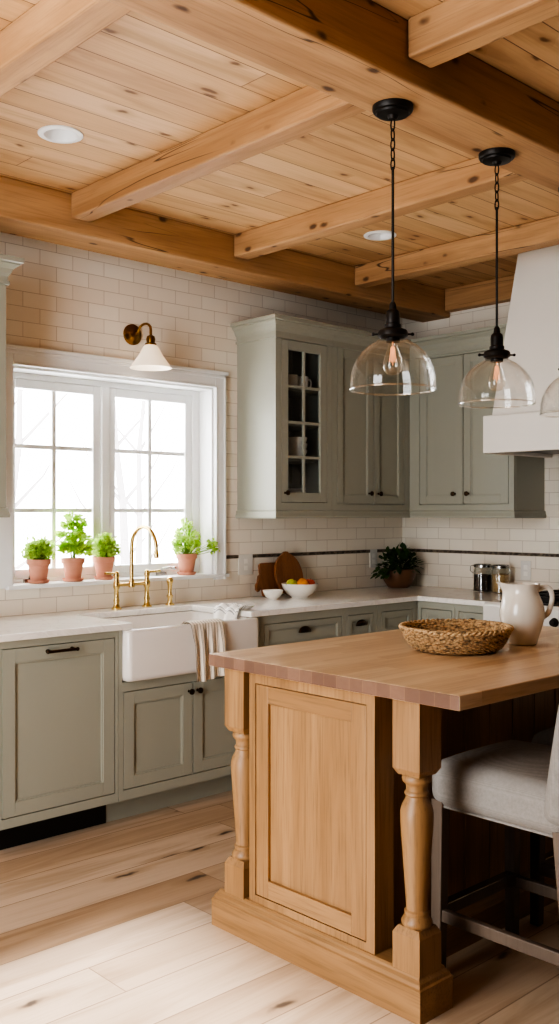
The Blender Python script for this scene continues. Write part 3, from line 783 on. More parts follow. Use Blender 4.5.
# crockery behind the glass
def mug(x, y, z, rz, label):
    t = thing('mug', label, 'mug', (x, y, z), 'mugs in the glass door cabinet'); t.rotation_euler = (0, 0, rz)
    ORG[t.name] = (0, 0, 0)
    MB().lathe([(.026, 0), (.032, .004), (.036, .03), (.037, .085), (.0345, .085), (.033, .03), (.028, .008), (.0005, .007)], (0, 0, 0), 24).build('cup', 'porcelain', t, smooth='auto')
    MB().tube([(.034, 0, .07), (.052, 0, .072), (.06, 0, .055), (.058, 0, .035), (.046, 0, .022), (.033, 0, .02)], .005, 8).build('handle', 'porcelain', t, smooth='auto')
    return t
m0 = mug(3.90, 4.05, 2.129, -.5, 'white mug at left on the top shelf behind the glass door')
dup(m0, (3.995, 4.06, 2.129), 'white mug at right on the top shelf behind the glass door', -.3)
def bowl(x, y, z, r, h, label, name='bowl', grp=None, m='porcelain', foot=.45):
    o = MB().lathe([(r * foot, 0), (r * foot, h * .05), (r * .72, h * .28), (r * .93, h * .68), (r, h), (r * .965, h), (r * .89, h * .68), (r * .68, h * .32), (r * .35, h * .12), (.0005, h * .1)], (x, y, z), 40).build(name, m, None, smooth='auto', org=(x, y, z))
    return tag(o, label, 'bowl', grp)
for k, l in enumerate(('bottom white bowl of the stack behind the glass door', 'middle white bowl of the stack behind the glass door', 'top white bowl of the stack behind the glass door')):
    bowl(3.95, 4.06, 1.7265 + k * .036, .064, .056, l, grp='stacked bowls in the glass door cabinet', foot=.5)
pl = [(.04, 0), (.042, .003), (.066, .010), (.078, .014), (.078, .016), (.064, .012), (.04, .006), (.0005, .006)]
for k in range(6):
    o = MB().lathe(pl, (3.93, 4.07, 1.4515 + k * .0175), 36).build('plate', 'porcelain', None, smooth='auto', org=(3.93, 4.07, 1.4515 + k * .0175))
    tag(o, ['lowest white plate', 'second white plate from the bottom', 'third white plate from the bottom', 'third white plate from the top', 'second white plate from the top', 'top white plate'][k] + ' of the stack at the cabinet bottom', 'plate', 'stacked plates in the glass door cabinet')

# outlets
def outlet(fn, a, z, label, w=.037, h=.06, slots=2):
    p = fn(a, 0, z)
    t = thing('wall_outlet', label, 'outlet', p, 'outlets in the backsplash')
    MB(fn).box(a - w, a + w, .0005, .007, z - h, z + h).build('cover_plate', 'outlet', t, bevel=.002)
    for q in (-.02, .02): MB(fn).box(a - .014, a + .014, .007, .0085, z + q - .014, z + q + .014).build('socket', 'porcelain', t, bevel=.001)
outlet(fy(YB), 3.742, 1.112, 'white outlet plate between the window and the cutting boards', w=.055)
outlet(fy(YB), 4.875, 1.11, 'outlet plate on the backsplash behind the dark potted plant', w=.036)
outlet(fx(XR), 3.30, 1.06, 'outlet plate on the range wall, right of the glass jars', w=.036)

# ------------------------------------------------------------------ hood and range
HY0, HY1 = 2.03, 3.145
t = thing('range_hood', 'tapered white plaster range hood reaching the ceiling at right', 'range hood', (4.9, 2.59, 1.745))
b = MB()
b.box(4.50, 4.53, HY0, HY1, 1.745, 1.953).box(4.53, XR - .001, HY1 - .03, HY1, 1.745, 1.953).box(4.53, XR - .001, HY0, HY0 + .03, 1.745, 1.953).box(4.53, XR - .001, HY0 + .03, HY1 - .03, 1.90, 1.953)
b.build('mantel', 'plaster', t, bevel=.006)
lo = [(4.535, HY0 + .035, 1.953), (XR - .001, HY0 + .035, 1.953), (XR - .001, HY1 - .035, 1.953), (4.535, HY1 - .035, 1.953)]
hi = [(4.70, HY0 + .12, ZC - .002), (XR - .001, HY0 + .12, ZC - .002), (XR - .001, HY1 - .095, ZC - .002), (4.70, HY1 - .095, ZC - .002)]
MB().loft([lo, hi]).build('chimney', 'plaster', t, bevel=.006)
MB().box(4.535, XR - .005, HY0 + .035, HY1 - .035, 1.765, 1.79).build('filter_panel', 'dark_steel', t)
MB().box(4.60, 4.75, 2.42, 2.72, 1.738, 1.765).build('control_strip', 'black', t)

RY0, RY1 = 2.05, 3.138
t = thing('range', 'white enamel range with black cooktop grates behind the pitcher', 'stove', (4.85, 2.6, 0))
MB().box(4.55, XR - .02, RY0, RY1, .10, .905).build('body', 'enamel', t, bevel=.004)
MB().prism([(4.49, .80), (4.55, .80), (4.55, .925), (4.515, .925), (4.49, .91)], 'y', RY0, RY1).build('control_panel', 'enamel', t, bevel=.008)
MB().box(4.551, XR - .02, RY0 + .05, RY1 - .07, .9055, .93).build('cooktop', 'black', t, bevel=.003)
for k in range(3):
    y0 = RY0 + .06 + k * .32; b = MB()
    for yy in (y0, y0 + .10, y0 + .20, y0 + .30): b.box(4.60, XR - .08, yy - .006, yy + .006, .945, .962)
    for xx in (4.60, 4.76, 4.92, XR - .09): b.box(xx - .006, xx + .006, y0, y0 + .30, .9305, .962)
    b.build('burner_grate', 'black_metal', t)
for k in range(4):
    y = RY0 + .10 + k * .18
    b = MB(); b.lathe([(.024, 0), (.024, -.006), (.018, -.010), (.018, -.026), (.015, -.032), (.0005, -.033)], (4.49, y, .845), 20, axis='x')
    b.build('control_knob', 'black_metal', t, smooth='auto')
MB().box(4.525, 4.5495, RY0 + .02, RY1 - .02, .18, .785).build('oven_door', 'enamel', t, bevel=.006)
b = MB(); b.tube([(4.475, RY0 + .06, .745), (4.475, RY1 - .06, .745)], .012, 12)
for y in (RY0 + .1, RY1 - .1): b.tube([(4.525, y, .745), (4.475, y, .745)], .008, 10)
b.build('oven_handle', 'steel', t, smooth='auto')
MB().box(4.60, XR - .05, RY0 + .02, RY1 - .02, 0, .10).build('toe_base', 'black', t)

# ------------------------------------------------------------------ worktop items
def jar(x, y, label, m, fill, sd=1):
    t = thing('storage_jar', label, 'jar', (x, y, .9205), 'glass storage jars')
    z = .9205
    MB().lathe([(.054, 0), (.058, .004), (.058, .135), (.052, .148), (.052, .152), (.050, .152), (.050, .147), (.0555, .134), (.0555, .006), (.0005, .005)], (x, y, z), 36).build('glass_body', 'jar_glass', t, smooth='auto')
    MB().lathe([(.050, .0065), (.0545, .01), (.0545, fill), (.03, fill + .004), (.0005, fill + .006)], (x, y, z), 36).build('contents', m, t, smooth='auto')
    MB().lathe([(.054, .153), (.056, .155), (.056, .168), (.050, .174), (.020, .177), (.0005, .177)], (x, y, z), 36).build('lid', 'steel', t, smooth='auto')
    b = MB(); b.tube([(x - .02, y + sd * .056, z + .165), (x - .02, y + sd * .076, z + .16), (x - .02, y + sd * .08, z + .13), (x - .02, y + sd * .058, z + .115)], .0025, 8)
    b.build('clasp', 'steel', t, smooth='auto')
jar(5.085, 3.553, 'glass jar of dark peppercorns on the corner worktop', 'pepper', .105)
jar(5.085, 3.420, 'glass jar of pale grain next to the dark jar', 'oats', .115, -1)

# dark leafy plant in the corner
def rnd_dir(R, lo=-1, hi=1):
    a = R.uniform(0, 2 * PI); z = R.uniform(lo, hi); q = math.sqrt(max(0, 1 - z * z))
    return Vector((q * math.cos(a), q * math.sin(a), z))
px, py = 4.965, 4.135
t = thing('potted_plant', 'dark green leafy plant in a brown bowl in the worktop corner', 'potted plant', (px, py, .92))
MB().lathe([(.06, 0), (.07, .004), (.098, .045), (.112, .09), (.114, .125), (.106, .125), (.103, .09), (.06, .08), (.0005, .08)], (px, py, .92), 40).build('bowl', 'bowl_brown', t, smooth='auto')
MB().lathe([(.101, .10), (.05, .112), (.0005, .115)], (px, py, .92), 24, caps=False).build('soil', 'soil', t, smooth='auto')
R = random.Random(11); b = MB(); bs = MB()
for k in range(230):
    d = rnd_dir(R, .0, 1); rad = R.uniform(.5, 1)
    p = Vector((px, py, 1.045)) + Vector((d.x * .155 * rad, d.y * .13 * rad, d.z * .135 * rad))
    p.x = min(p.x, 5.135); p.y = min(p.y, 4.235)
    dd = (d + rnd_dir(R) * .6); dd.z -= .25
    if p.y > 4.19: dd.y = -abs(dd.y)
    if p.x > 5.09: dd.x = -abs(dd.x)
    b.leaf(p, dd, (0, 0, 1), R.uniform(.04, .065), R.uniform(.026, .042))
    if k % 8 == 0: bs.tube([(px + d.x * .03, py + d.y * .03, 1.03), tuple((Vector((px, py, 1.04)) + p) / 2 + Vector((0, 0, .015))), tuple(p)], .002, 5)
for k in range(26):
    p = Vector((px - .13 - R.uniform(0, .05), py - R.uniform(-.05, .05), 1.07 - R.uniform(0, .07)))
    b.leaf(p, Vector((-1, R.uniform(-.7, .7), -.6)), (0, 0, 1), .05, .034)
b.build('foliage', 'leaf_d', t, smooth='auto'); bs.build('stems', 'leaf_d', t)

# cutting boards leaning on the tiles
def lean(mb, y0, ang):
    def fn(a, d, h): return (a, y0 - d * math.cos(ang) + h * math.sin(ang), .9205 + h * math.cos(ang) + d * math.sin(ang))
    return fn
fn = lean(None, 4.205, math.radians(11))
pts = []
for cx, cz, a0 in ((3.960 - .022, .20 - .022, 0), (3.805 + .022, .20 - .022, 90), (3.805 + .022, .022, 180), (3.960 - .022, .022, 270)):
    for k in range(5):
        a = math.radians(a0 + 90 * k / 4); pts.append((cx + .022 * math.cos(a), cz + .022 * math.sin(a)))
# handle nub leaving the left side
i = next(k for k, p in enumerate(pts) if p[0] < 3.806 and p[1] < .19 and k > 8)
pts = pts[:i + 0] + [(3.805, .135), (3.79, .125), (3.778, .09), (3.762, .075), (3.758, .045), (3.775, .03), (3.793, .045), (3.805, .05)] + pts[i + 1:]
b = MB(fn); n_ = len(pts)
b.add([(p[0], 0, p[1]) for p in pts] + [(p[0], .018, p[1]) for p in pts], [tuple(range(n_)), tuple(range(2 * n_ - 1, n_ - 1, -1))] + [(k, (k + 1) % n_, n_ + (k + 1) % n_, n_ + k) for k in range(n_)])
tag(b.build('cutting_board', 'board_z', None, bevel=.003, org=(3.9, 4.2, .9205)), 'small rectangular wooden cutting board with side handle, behind the oval one', 'cutting board', 'cutting boards leaning on the backsplash')
fn = lean(None, 4.175, math.radians(13)); pts = []
for k in range(48):
    a = 2 * PI * k / 48; pts.append((4.013 + .112 * math.cos(a) * (1 - .06 * math.sin(a)), .128 + .128 * math.sin(a)))
pts2 = []
for p in pts:
    if p[1] > .2545: p = (p[0], p[1] + .01 if abs(p[0] - 4.013) < .03 else p[1])
    pts2.append(p)
b = MB(fn); n_ = len(pts2)
b.add([(p[0], 0, p[1]) for p in pts2] + [(p[0], .02, p[1]) for p in pts2], [tuple(range(n_)), tuple(range(2 * n_ - 1, n_ - 1, -1))] + [(k, (k + 1) % n_, n_ + (k + 1) % n_, n_ + k) for k in range(n_)])
tag(b.build('cutting_board', 'board_z', None, bevel=.004, org=(4.05, 4.17, .9205)), 'tall oval wooden cutting board leaning behind the fruit bowl', 'cutting board', 'cutting boards leaning on the backsplash')

bowl(3.965, 4.05, .9205, .108, .082, 'white bowl filled with fruit in front of the oval board', 'fruit_bowl', m='porcelain')
bowl(3.775, 4.075, .9205, .060, .052, 'small empty white bowl left of the fruit bowl', 'small_bowl', m='porcelain')
def fruit(x, y, z, r, m, kind, label):
    if kind == 'lemon': prof = [(.0005, -1.22), (.16, -1.16), (.3, -1.0), (.72, -.62), (1, 0), (.72, .62), (.3, 1.0), (.16, 1.16), (.0005, 1.22)]
    elif kind == 'apple': prof = [(.0005, -.78), (.25, -.84), (.6, -.72), (.9, -.3), (1, .15), (.9, .55), (.6, .84), (.3, .86), (.12, .76), (.0005, .7)]
    else: prof = [(math.sin(PI * k / 12), -.97 * math.cos(PI * k / 12)) for k in range(13)]
    b = MB().lathe([(p * r, h * r) for p, h in prof], (0, 0, 0), 24, axis='x' if kind == 'lemon' else 'z')
    if kind == 'apple': b.tube([(0, 0, .7 * r), (.004, 0, 1.1 * r)], .0015, 6)
    o = b.build(kind, m, None, smooth='auto'); o.location = (x, y, z); o.rotation_euler = (.1, .15, 1.0 if kind == 'lemon' else .3)
    tag(o, label, 'fruit', 'fruit in the white bowl')
FA = [(173, 'green_apple', 'apple', .033, 'yellow green apple at the left of the fruit bowl'), (101, 'lemon', 'lemon', .028, 'yellow lemon at the back left of the fruit bowl'),
      (245, 'orange', 'orange', .034, 'orange at the front of the fruit bowl'), (317, 'apple', 'apple', .033, 'red apple at the right of the fruit bowl'), (29, 'orange', 'orange', .033, 'orange at the back of the fruit bowl, partly hidden')]
for a, m_, k_, r_, l_ in FA:
    fruit(3.965 + .058 * math.cos(math.radians(a)), 4.05 + .058 * math.sin(math.radians(a)), .997, r_, m_, k_, l_)

# ------------------------------------------------------------------ herbs on the sill
SZ = WZ0 + .012
def pot(t, s=1.0):
    MB().lathe([(.036 * s, .010), (.038 * s, .012), (.052 * s, .088), (.052 * s, .09), (.059 * s, .092), (.061 * s, .118), (.056 * s, .119), (.053 * s, .095), (.03 * s, .085), (.0005, .085)], (0, 0, 0), 32).build('pot', 'terracotta', t, smooth='auto')
    MB().lathe([(.044 * s, 0), (.05 * s, .003), (.054 * s, .016), (.05 * s, .016), (.046 * s, .009), (.0005, .009)], (0, 0, 0), 32).build('saucer', 'terracotta', t, smooth='auto')
    MB().lathe([(.054 * s, .103), (.03 * s, .108), (.0005, .11)], (0, 0, 0), 24, caps=False).build('soil', 'soil', t, smooth='auto')
def herb(x, y, label, kind, seed, s=1.0):
    t = thing('potted_herb', label, 'potted plant', (x, y, SZ), 'terracotta herb pots on the sill'); ORG[t.name] = (0, 0, 0)
    pot(t, s); R = random.Random(seed); b = MB(); bs = MB()
    if kind == 'bush' or kind == 'trail':
        H = .235 if kind == 'bush' else .30; W = .076 if kind == 'bush' else .105
        for k in range(95 if kind == 'bush' else 80):
            d = rnd_dir(R, .1, 1); rad = R.uniform(.55, 1)
            tip = Vector((d.x * W * rad, d.y * W * .62 * rad, .12 + (H - .12) * d.z * rad))
            if kind == 'trail' and k % 5 == 0:
                sd = 1 if R.random() > .35 else -1
                tip = Vector((sd * R.uniform(.07, .105), R.uniform(-.05, .0), R.uniform(.12, .2)))
                if sd > 0: tip.y -= .06; tip.x += .03
            tip.y = min(tip.y, .045)
            mid = tip * .5 + Vector((0, 0, .05))
            bs.tube([(d.x * .015, d.y * .015, .105), tuple(mid), tuple(tip)], .0012, 5)
            for q in range(7):
                p = tip + rnd_dir(R) * R.uniform(.0, .026); p.y = min(p.y, .05)
                dd = d * .5 + rnd_dir(R) + Vector((0, 0, .2))
                if p.y > .03: dd.y = -abs(dd.y)
                b.leaf(p, dd, rnd_dir(R), R.uniform(.018, .028), R.uniform(.014, .022))
    else:
        tips = [(0, 0, .34), (-.03, .01, .30), (.035, -.01, .305), (-.05, 0, .245), (.05, .0, .24), (-.045, -.03, .2), (.05, -.03, .19), (.01, -.035, .25), (-.055, -.02, .175), (.055, -.01, .165), (-.02, .0, .2), (.025, .01, .21), (.0, -.05, .18), (.02, .02, .28)]
        for tx, ty, tz in tips:
            tip = Vector((tx, ty, tz)); bs.tube([(tx * .15, ty * .15, .105), (tx * .5, ty * .5, (tz + .105) * .5 + .015), tuple(tip)], .0018, 6)
            for q in range(15):
                a = 2 * PI * q / 7.5 + R.uniform(-.2, .2); e = R.uniform(-.2, .5)
                dd = Vector((math.cos(a), math.sin(a) * .6, e))
                p = tip + Vector((0, 0, -R.uniform(0, .035)))
                L_ = R.uniform(.026, .042)
                if p.y + dd.y * L_ > .05: dd.y = -abs(dd.y)
                uv_ = rnd_dir(R); L_ *= 1.35
                b.leaf(p, dd, uv_, L_, L_ * .62)
                b.leaf(p + dd.normalized() * L_ * .5, dd + Vector((-dd.y, dd.x, 0)) * .8, uv_, L_ * .6, L_ * .42)
                b.leaf(p + dd.normalized() * L_ * .5, dd - Vector((-dd.y, dd.x, 0)) * .8, uv_, L_ * .6, L_ * .42)
    b.build('foliage', 'leaf_b' if kind == 'tall' else 'leaf_a', t)
    bs.build('stems', 'stem', t)
herb(2.42, 4.325, 'leftmost herb pot on the sill, low round bush', 'bush', 21, 1.0)
herb(2.612, 4.32, 'second herb pot from left on the sill, tall with lobed leaves', 'tall', 22, 1.0)
herb(2.80, 4.325, 'third herb pot from left on the sill, small round bush behind the faucet', 'bush', 23, .98)
herb(3.345, 4.325, 'rightmost herb pot on the sill, trailing leaves, right of the faucet', 'trail', 24, 1.0)

# ------------------------------------------------------------------ island
IX, IT = 2.13, .893
t = thing('kitchen_island', 'honey oak island base with turned corner legs and panelled end', 'kitchen island', (2.85, 2.1, 0))
gi = fx(2.135)
def plinth(x0, x1, y0, y1, name='plinth'):
    L = []
    for z, i in ((0, 0), (.092, 0), (.096, .005), (.106, .008), (.114, .016), (.120, .018), (.125, .024)):
        L.append([(x0 + i, y0 + i, z), (x1 - i, y0 + i, z), (x1 - i, y1 - i, z), (x0 + i, y1 - i, z)])
    MB().loft(L).build(name, 'oak_y' if y1 - y0 > x1 - x0 else 'oak_x', t)
plinth(2.112, 2.262, 1.682, 2.590); plinth(3.47, 3.62, 1.682, 2.590)
plinth(2.262, 3.47, 1.885, 2.56)
# end panels (a thick block each)
for F, fn_, lbl in ((2.14, fx(2.14), 0), (3.59, (lambda a, d, z: (3.59 + d, a, z)), 1)):
    frame_cells(fn_, 1.872, 2.426, .125, IT, [(1.905, 2.396, .15, .852)]).build('end_frame', 'oak_z', t)
    MB(fn_).box(1.872, 2.426, -.085, -.0205, .125, IT).build('end_block', 'oak_z', t)
    a0, a1, z0, z1 = 1.908, 2.393, .153, .849; fw = .058
    for q0, q1 in ((a0, a0 + fw), (a1 - fw, a1)): MB(fn_).box(q0, q1, -.02, -.001, z0, z1).build('end_stile', 'oak_z', t, bevel=.0015)
    for q0, q1 in ((z0, z0 + fw), (z1 - fw, z1)): MB(fn_).box(a0 + fw, a1 - fw, -.02, -.001, q0, q1).build('end_rail', 'oak_y', t, bevel=.0015)
    MB(fn_).box(a0 + fw, a1 - fw, -.0204, -.013, z0 + fw, z1 - fw).build('end_panel', 'oak_z', t)
# body with vertical board front towards the stools
MB().box(2.226, 3.504, 1.94, 2.54, .125, IT).build('body', 'oak_z', t)
b = MB(fy(1.94))
for k in range(9): 
    x0 = 2.24 + k * .14; b.box(x0 + .002, x0 + .138, 0, .012, .125, IT)
b.build('front_boards', 'oak_z', t, bevel=.003)
fb = lambda a, d, z: (a, 2.54 + d, z)
for k in range(2):
    b = MB(fb); a0 = 2.25 + k * .63; a1 = a0 + .6
    b.box(a0, a0 + .06, 0, .018, .15, .86).box(a1 - .06, a1, 0, .018, .15, .86).box(a0 + .06, a1 - .06, 0, .018, .15, .21).box(a0 + .06, a1 - .06, 0, .018, .80, .86)
    b.build('back_door', 'oak_z', t, bevel=.002)
def turned(cx, cy, gap=False):
    h = .049; b = MB()
    b.box(cx - h, cx + h, cy - h, cy + h, .69, IT)
    b.loft([[(cx - r, cy - r, z), (cx + r, cy - r, z), (cx + r, cy + r, z), (cx - r, cy + r, z)] for r, z in ((h, .69), (.038, .672))])
    b.box(cx - h, cx + h, cy - h, cy + h, .118, .222)
    b.loft([[(cx - r, cy - r, z), (cx + r, cy - r, z), (cx + r, cy + r, z), (cx - r, cy + r, z)] for r, z in ((h, .222), (.038, .242))])
    b.lathe([(.034, .675), (.041, .668), (.043, .66), (.041, .652), (.034, .646), (.031, .638), (.031, .626), (.035, .622), (.036, .616), (.032, .611), (.034, .60), (.043, .585), (.0475, .565), (.0475, .54), (.045, .50), (.040, .43), (.034, .35), (.031, .30), (.031, .288), (.036, .283), (.036, .277), (.034, .272), (.040, .264), (.045, .254), (.044, .246), (.036, .238)], (cx, cy, 0), 32)
    b.build('turned_leg', 'oak_z', t, smooth='auto')
turned(2.18, 1.748); turned(2.18, 2.494); turned(3.55, 1.748); turned(3.55, 2.494)
ob = MB().box(2.093, 3.645, 1.536, 2.585, IT + .0005, .935).build('island_worktop', 'butcher', None, bevel=.004, org=(2.87, 2.05, IT))
tag(ob, 'thick butcher block worktop on the oak island', 'countertop')

# basket
bx, by, bz = 2.776, 2.053, .9355
t = thing('woven_basket', 'shallow round woven seagrass basket on the island worktop', 'basket', (bx, by, bz))
NSEG = 144
def weave(row): return lambda a, h: 1 + .018 * math.sin(a * 36 + row * PI) 
loops = []
prof = []
for k in range(29):
    q = k / 28; r = .137 + .057 * (q ** .65); z = .004 + .078 * q ** 1.25
    prof.append((r, z))
rows = [(.001, .004), (.07, .003), (.132, .001)] + prof + [(.183, .080)] + [(r - .012, z + .004) for r, z in reversed(prof[:-1])] + [(.12, .009), (.001, .009)]
for k, (r, z) in enumerate(rows):
    l = []
    for i in range(NSEG):
        a = 2 * PI * i / NSEG; amp = .0032 if r > .13 else 0
        rr_ = r + amp * math.sin(a * 36 + (k // 2) * PI) + (amp * .5 * (1 if k % 2 else -1))
        l.append((bx + rr_ * math.cos(a), by + rr_ * math.sin(a), bz + z))
    loops.append(l)
MB().loft(loops).build('bowl', 'seagrass', t, smooth='auto')
b = MB()
for s in (0, PI):
    b.tube([(bx + (.1905 + .004 * math.cos(a * 30 + s)) * math.cos(a), by + (.1905 + .004 * math.cos(a * 30 + s)) * math.sin(a), bz + .081 + .004 * math.sin(a * 30 + s)) for a in [2 * PI * k / 240 for k in range(240)]], .0052, 6, closed=True)
b.build('rim', 'seagrass', t, smooth='auto')

# pitcher
cx, cy, cz = 3.083, 1.982, .9355
t = thing('pitcher', 'cream stoneware pitcher with one handle behind the basket', 'pitcher', (cx, cy, cz))
ua, ub = (-.7290, .6845), (.7290, -.6845)     # spout and handle lie across the view
ang_s = math.atan2(ua[1], ua[0])
prof = [(.050, 0), (.054, .003), (.058, .02), (.072, .065), (.081, .10), (.081, .125), (.074, .155), (.064, .178), (.059, .19), (.058, .20), (.061, .212), (.065, .222)]
inner = [(.061, .222), (.057, .21), (.054, .198), (.058, .185), (.07, .155), (.077, .125), (.077, .10), (.05, .02), (.0005, .012)]
loops = []
for r, z in prof + inner:
    l = []
    for i in range(64):
        a = 2 * PI * i / 64; da = math.atan2(math.sin(a - ang_s), math.cos(a - ang_s))
        k = max(0, (z - .165) / .057) if z > .165 else 0
        sp_ = k * .030 * math.exp(-(da / .33) ** 2)
        l.append((cx + (r + sp_) * math.cos(a), cy + (r + sp_) * math.sin(a), cz + z + k * .006 * math.exp(-(da / .3) ** 2)))
    loops.append(l)
MB().loft(loops).build('body', 'stoneware', t, smooth='auto')
hp = [(.058, .198), (.078, .208), (.096, .206), (.108, .19), (.111, .165), (.104, .135), (.095, .112), (.079, .098)]
def spl(P, n=6):
    out = []
    for i in range(len(P) - 1):
        p0, p1, p2, p3 = P[max(i - 1, 0)], P[i], P[i + 1], P[min(i + 2, len(P) - 1)]
        for k in range(n):
            q = k / n
            out.append(tuple(.5 * (2 * b_ + (c_ - a_) * q + (2 * a_ - 5 * b_ + 4 * c_ - d_) * q * q + (3 * b_ - a_ - 3 * c_ + d_) * q ** 3) for a_, b_, c_, d_ in zip(p0, p1, p2, p3)))
    return out + [P[-1]]
MB().tube([(cx + ub[0] * r, cy + ub[1] * r, cz + z) for r, z in spl(hp)], .0095, 12).build('handle', 'stoneware', t, smooth='auto')

# ------------------------------------------------------------------ pendants
def pendant(x, y, label):
    t = thing('pendant_lamp', label, 'pendant lamp', (x, y, 2.69), 'glass pendants over the island'); ORG[t.name] = (0, 0, 0)
    MB().lathe([(.064, 0), (.064, -.012), (.060, -.018), (.052, -.02), (.050, -.026), (.018, -.03), (.012, -.04), (.0005, -.042)], (0, 0, 0), 36).build('canopy', 'black_metal', t, smooth='auto')
    b = MB(); z = -.040
    for k in range(5):
        pts = []
        for i in range(16):
            a = 2 * PI * i / 16; u = .0075 * math.cos(a); w_ = .019 * math.sin(a) 
            pts.append((u, 0, z - .017 + w_) if k % 2 else (0, u, z - .017 + w_))
        b.tube(pts, .0024, 6, closed=True); z -= .031
    b.build('chain', 'black_metal', t, smooth='auto')
    MB().tube([(0, 0, z + .006), (0, 0, -.635)], .0042, 8).build('cord', 'black_metal', t, smooth='auto')
    MB().lathe([(.006, -.612), (.010, -.619), (.012, -.635), (.020, -.642), (.022, -.652), (.022, -.680), (.026, -.684), (.026, -.694), (.044, -.702), (.047, -.709), (.047, -.719), (.040, -.724), (.022, -.726), (.022, -.738), (.0005, -.738)], (0, 0, 0), 28).build('socket', 'black_metal', t, smooth='auto')
    for s in (-1, 1):
        b = MB(); b.tube([(s * .044 * .73, -s * .044 * .68, -.713), (s * .06 * .73, -s * .06 * .68, -.713)], .003, 8); b.sphere((s * .062 * .73, -s * .062 * .68, -.713), .0055, 10, 8)
        b.build('thumb_screw', 'black_metal', t, smooth='auto')
    out = [(.036, -.724), (.055, -.737), (.078, -.750), (.101, -.772), (.117, -.796), (.127, -.82), (.1325, -.845), (.134, -.868), (.1345, -.884)]
    inn = [(r - .0028, z_ - .001) for r, z_ in reversed(out)]
    MB().lathe(out + [(.135, -.8865), (.132, -.8865)] + inn, (0, 0, 0), 56, caps=False).build('glass_shade', 'shade_glass', t, smooth='auto')
    MB().tube([((.1334) * math.cos(2 * PI * k / 64), (.1334) * math.sin(2 * PI * k / 64), -.8865) for k in range(64)], .0028, 8, closed=True).build('rim', 'rim_glass', t, smooth='auto')
    bl = MB().lathe([(.013, -.731), (.014, -.75), (.020, -.766), (.028, -.79), (.031, -.808), (.028, -.826), (.018, -.838), (.0005, -.842)], (0, 0, 0), 24).build('bulb', 'bulb_glass', t, smooth='auto')
    b = MB()
    for k in range(6):
        a = 2 * PI * k / 6; b.tube([(.005 * math.cos(a), .005 * math.sin(a), -.752), (.011 * math.cos(a), .011 * math.sin(a), -.80)], .0011, 5)
    b.tube([(0, 0, -.731), (0, 0, -.81)], .0015, 5)
    b.build('filament', 'filament', bl)
    return t
p0 = pendant(2.335, 1.968, 'left clear glass dome pendant, above the basket end of the island')
dup(p0, (2.912, 1.975, 2.69), 'middle clear glass dome pendant, in front of the range hood')
dup(p0, (3.43, 1.965, 2.69), 'rightmost glass dome pendant, cut off by the right edge')

# ------------------------------------------------------------------ stools
def stool(x, y, label):
    t = thing('counter_stool', label, 'stool', (x, y, 0), 'grey upholstered counter stools'); ORG[t.name] = (0, 0, 0)
    W, Dp = .225, .24
    def ws(px_, py_, pz_):                      # domed seat cushion
        k = max(0, (pz_ - .55) / .10)
        return (px_, py_, pz_ + .016 * k * (1 - (px_ / W) ** 2 * .8) * (1 - (py_ / Dp) ** 2 * .8))
    MB().rbox(-W, W, -Dp, Dp, .52, .662, .05, 5, ws).build('seat', 'linen', t, smooth=True if False else 'auto')
    MB().tube([(-W + .020, -Dp + .020, .526), (-W + .020, Dp - .020, .526), (W - .020, Dp - .020, .526), (W - .020, -Dp + .020, .526)], .0045, 8, closed=True).build('piping', 'linen', t, smooth='auto')
    def wb(px_, py_, pz_):
        k = (pz_ - .56) / .5
        return (px_ * (1 + .06 * k), py_ - .10 * k - .03 * k * k + .05 * (px_ / W) ** 2 * k * .8, pz_)
    MB().rbox(-W - .012, W + .012, -Dp - .03, -Dp + .085, .555, 1.06, .042, 5, wb).build('backrest', 'linen', t, smooth='auto')
    def leg(x0, y0, x1, y1, r0, r1, ztop):
        L = [[(x1 - r1, y1 - r1, 0), (x1 + r1, y1 - r1, 0), (x1 + r1, y1 + r1, 0), (x1 - r1, y1 + r1, 0)],
             [(x0 - r0, y0 - r0, ztop), (x0 + r0, y0 - r0, ztop), (x0 + r0, y0 + r0, ztop), (x0 - r0, y0 + r0, ztop)]]
        MB().loft(L).build('leg', 'stool_wood', t, bevel=.003)
    for sx in (-1, 1):
        leg(sx * (W - .03), Dp - .035, sx * (W - .025), Dp - .03, .021, .017, .545)
        leg(sx * (W - .03), -Dp + .03, sx * (W - .02), -Dp - .02, .021, .017, .545)
        MB().box(sx * (W - .026) - .011, sx * (W - .026) + .011, -Dp + .005, Dp - .045, .175, .212).build('side_stretcher', 'stool_wood', t, bevel=.003)
    fr = MB().box(-W + .04, W - .04, Dp - .05, Dp - .026, .185, .222).build('footrest', 'stool_wood', t, bevel=.003)
    MB().box(-W + .043, W - .043, Dp - .053, Dp - .023, .222, .226).build('kick_strip', 'steel', fr)
    MB().box(-W + .04, W - .04, -Dp - .012, -Dp + .012, .235, .27).build('rear_stretcher', 'stool_wood', t, bevel=.003)
    return t
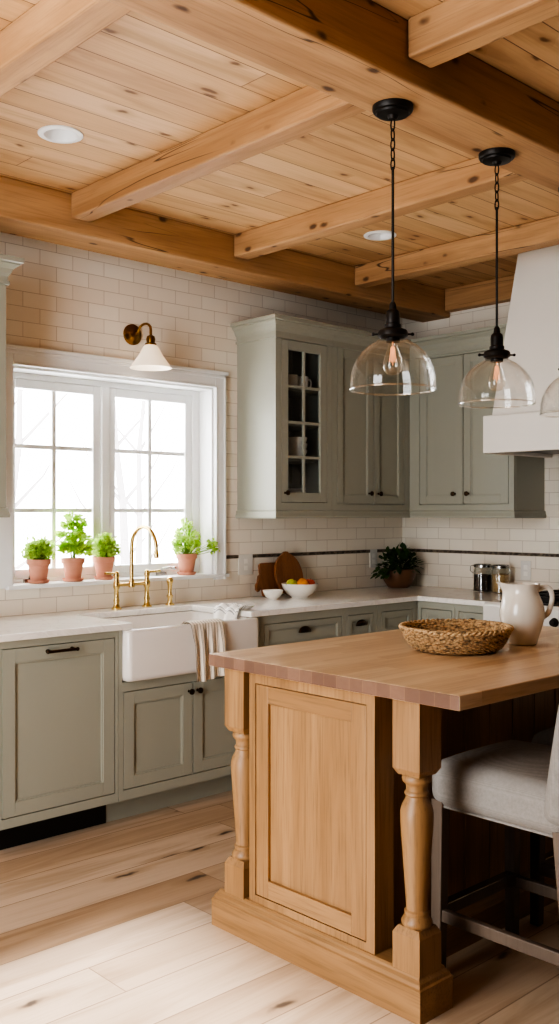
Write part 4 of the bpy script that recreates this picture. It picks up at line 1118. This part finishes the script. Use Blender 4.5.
s0 = stool(2.58, 1.615, 'nearest grey linen counter stool tucked under the island')
dup(s0, (3.13, 1.615, 0), 'further grey linen counter stool, in shadow behind the nearest stool')

# ------------------------------------------------------------------ light
wd = bpy.data.worlds.new('World'); SC.world = wd; wd.use_nodes = True
bg = wd.node_tree.nodes['Background']; bg.inputs[0].default_value = (.96, .98, 1.0, 1); bg.inputs[1].default_value = 7.0
def area(name, loc, rot, sx, sy, power=None, color=(1, 1, 1), portal=False):
    l = bpy.data.lights.new(name, 'AREA'); l.shape = 'RECTANGLE'; l.size = sx; l.size_y = sy; l.color = color
    if portal: l.cycles.is_portal = True
    else: l.energy = power
    o = bpy.data.objects.new(name, l); COL.objects.link(o); o.location = loc; o.rotation_euler = rot
    return o
area('window_portal', ((WX0 + WX1) / 2, 4.475, (WZ0 + WZ1) / 2), (-PI / 2, 0, 0), WX1 - WX0, WZ1 - WZ0, portal=True)
area('side_portal', (XL - .1, (LY0 + LY1) / 2, LZ1 / 2), (0, -PI / 2, 0), LZ1, LY1 - LY0, portal=True)
sun = bpy.data.lights.new('sun', 'SUN'); sun.energy = 5.5; sun.angle = math.radians(5); sun.color = (1.0, .985, .98)
so = bpy.data.objects.new('sun', sun); COL.objects.link(so); so.location = (-4, 1, 5)
dv = Vector((math.cos(math.radians(45)), .03, -math.sin(math.radians(45))))
so.rotation_euler = dv.to_track_quat('-Z', 'Y').to_euler()

# ------------------------------------------------------------------ camera
cam = bpy.data.cameras.new('camera'); co = bpy.data.objects.new('camera', cam); COL.objects.link(co)
cam.sensor_fit = 'VERTICAL'; cam.sensor_height = 36; cam.lens = 968 / 1024 * 36; cam.clip_start = .05
co.location = (0, 0, 1.42); co.rotation_euler = (PI / 2, 0, math.radians(46.8 - 90))
SC.camera = co
SC.view_settings.view_transform = 'AgX'
SC.view_settings.look = 'AgX - High Contrast'
SC.view_settings.exposure = 0.8
SC.cycles.use_denoising = True
SC.cycles.max_bounces = 10
SC.cycles.transparent_max_bounces = 16
SC.cycles.sample_clamp_indirect = 6
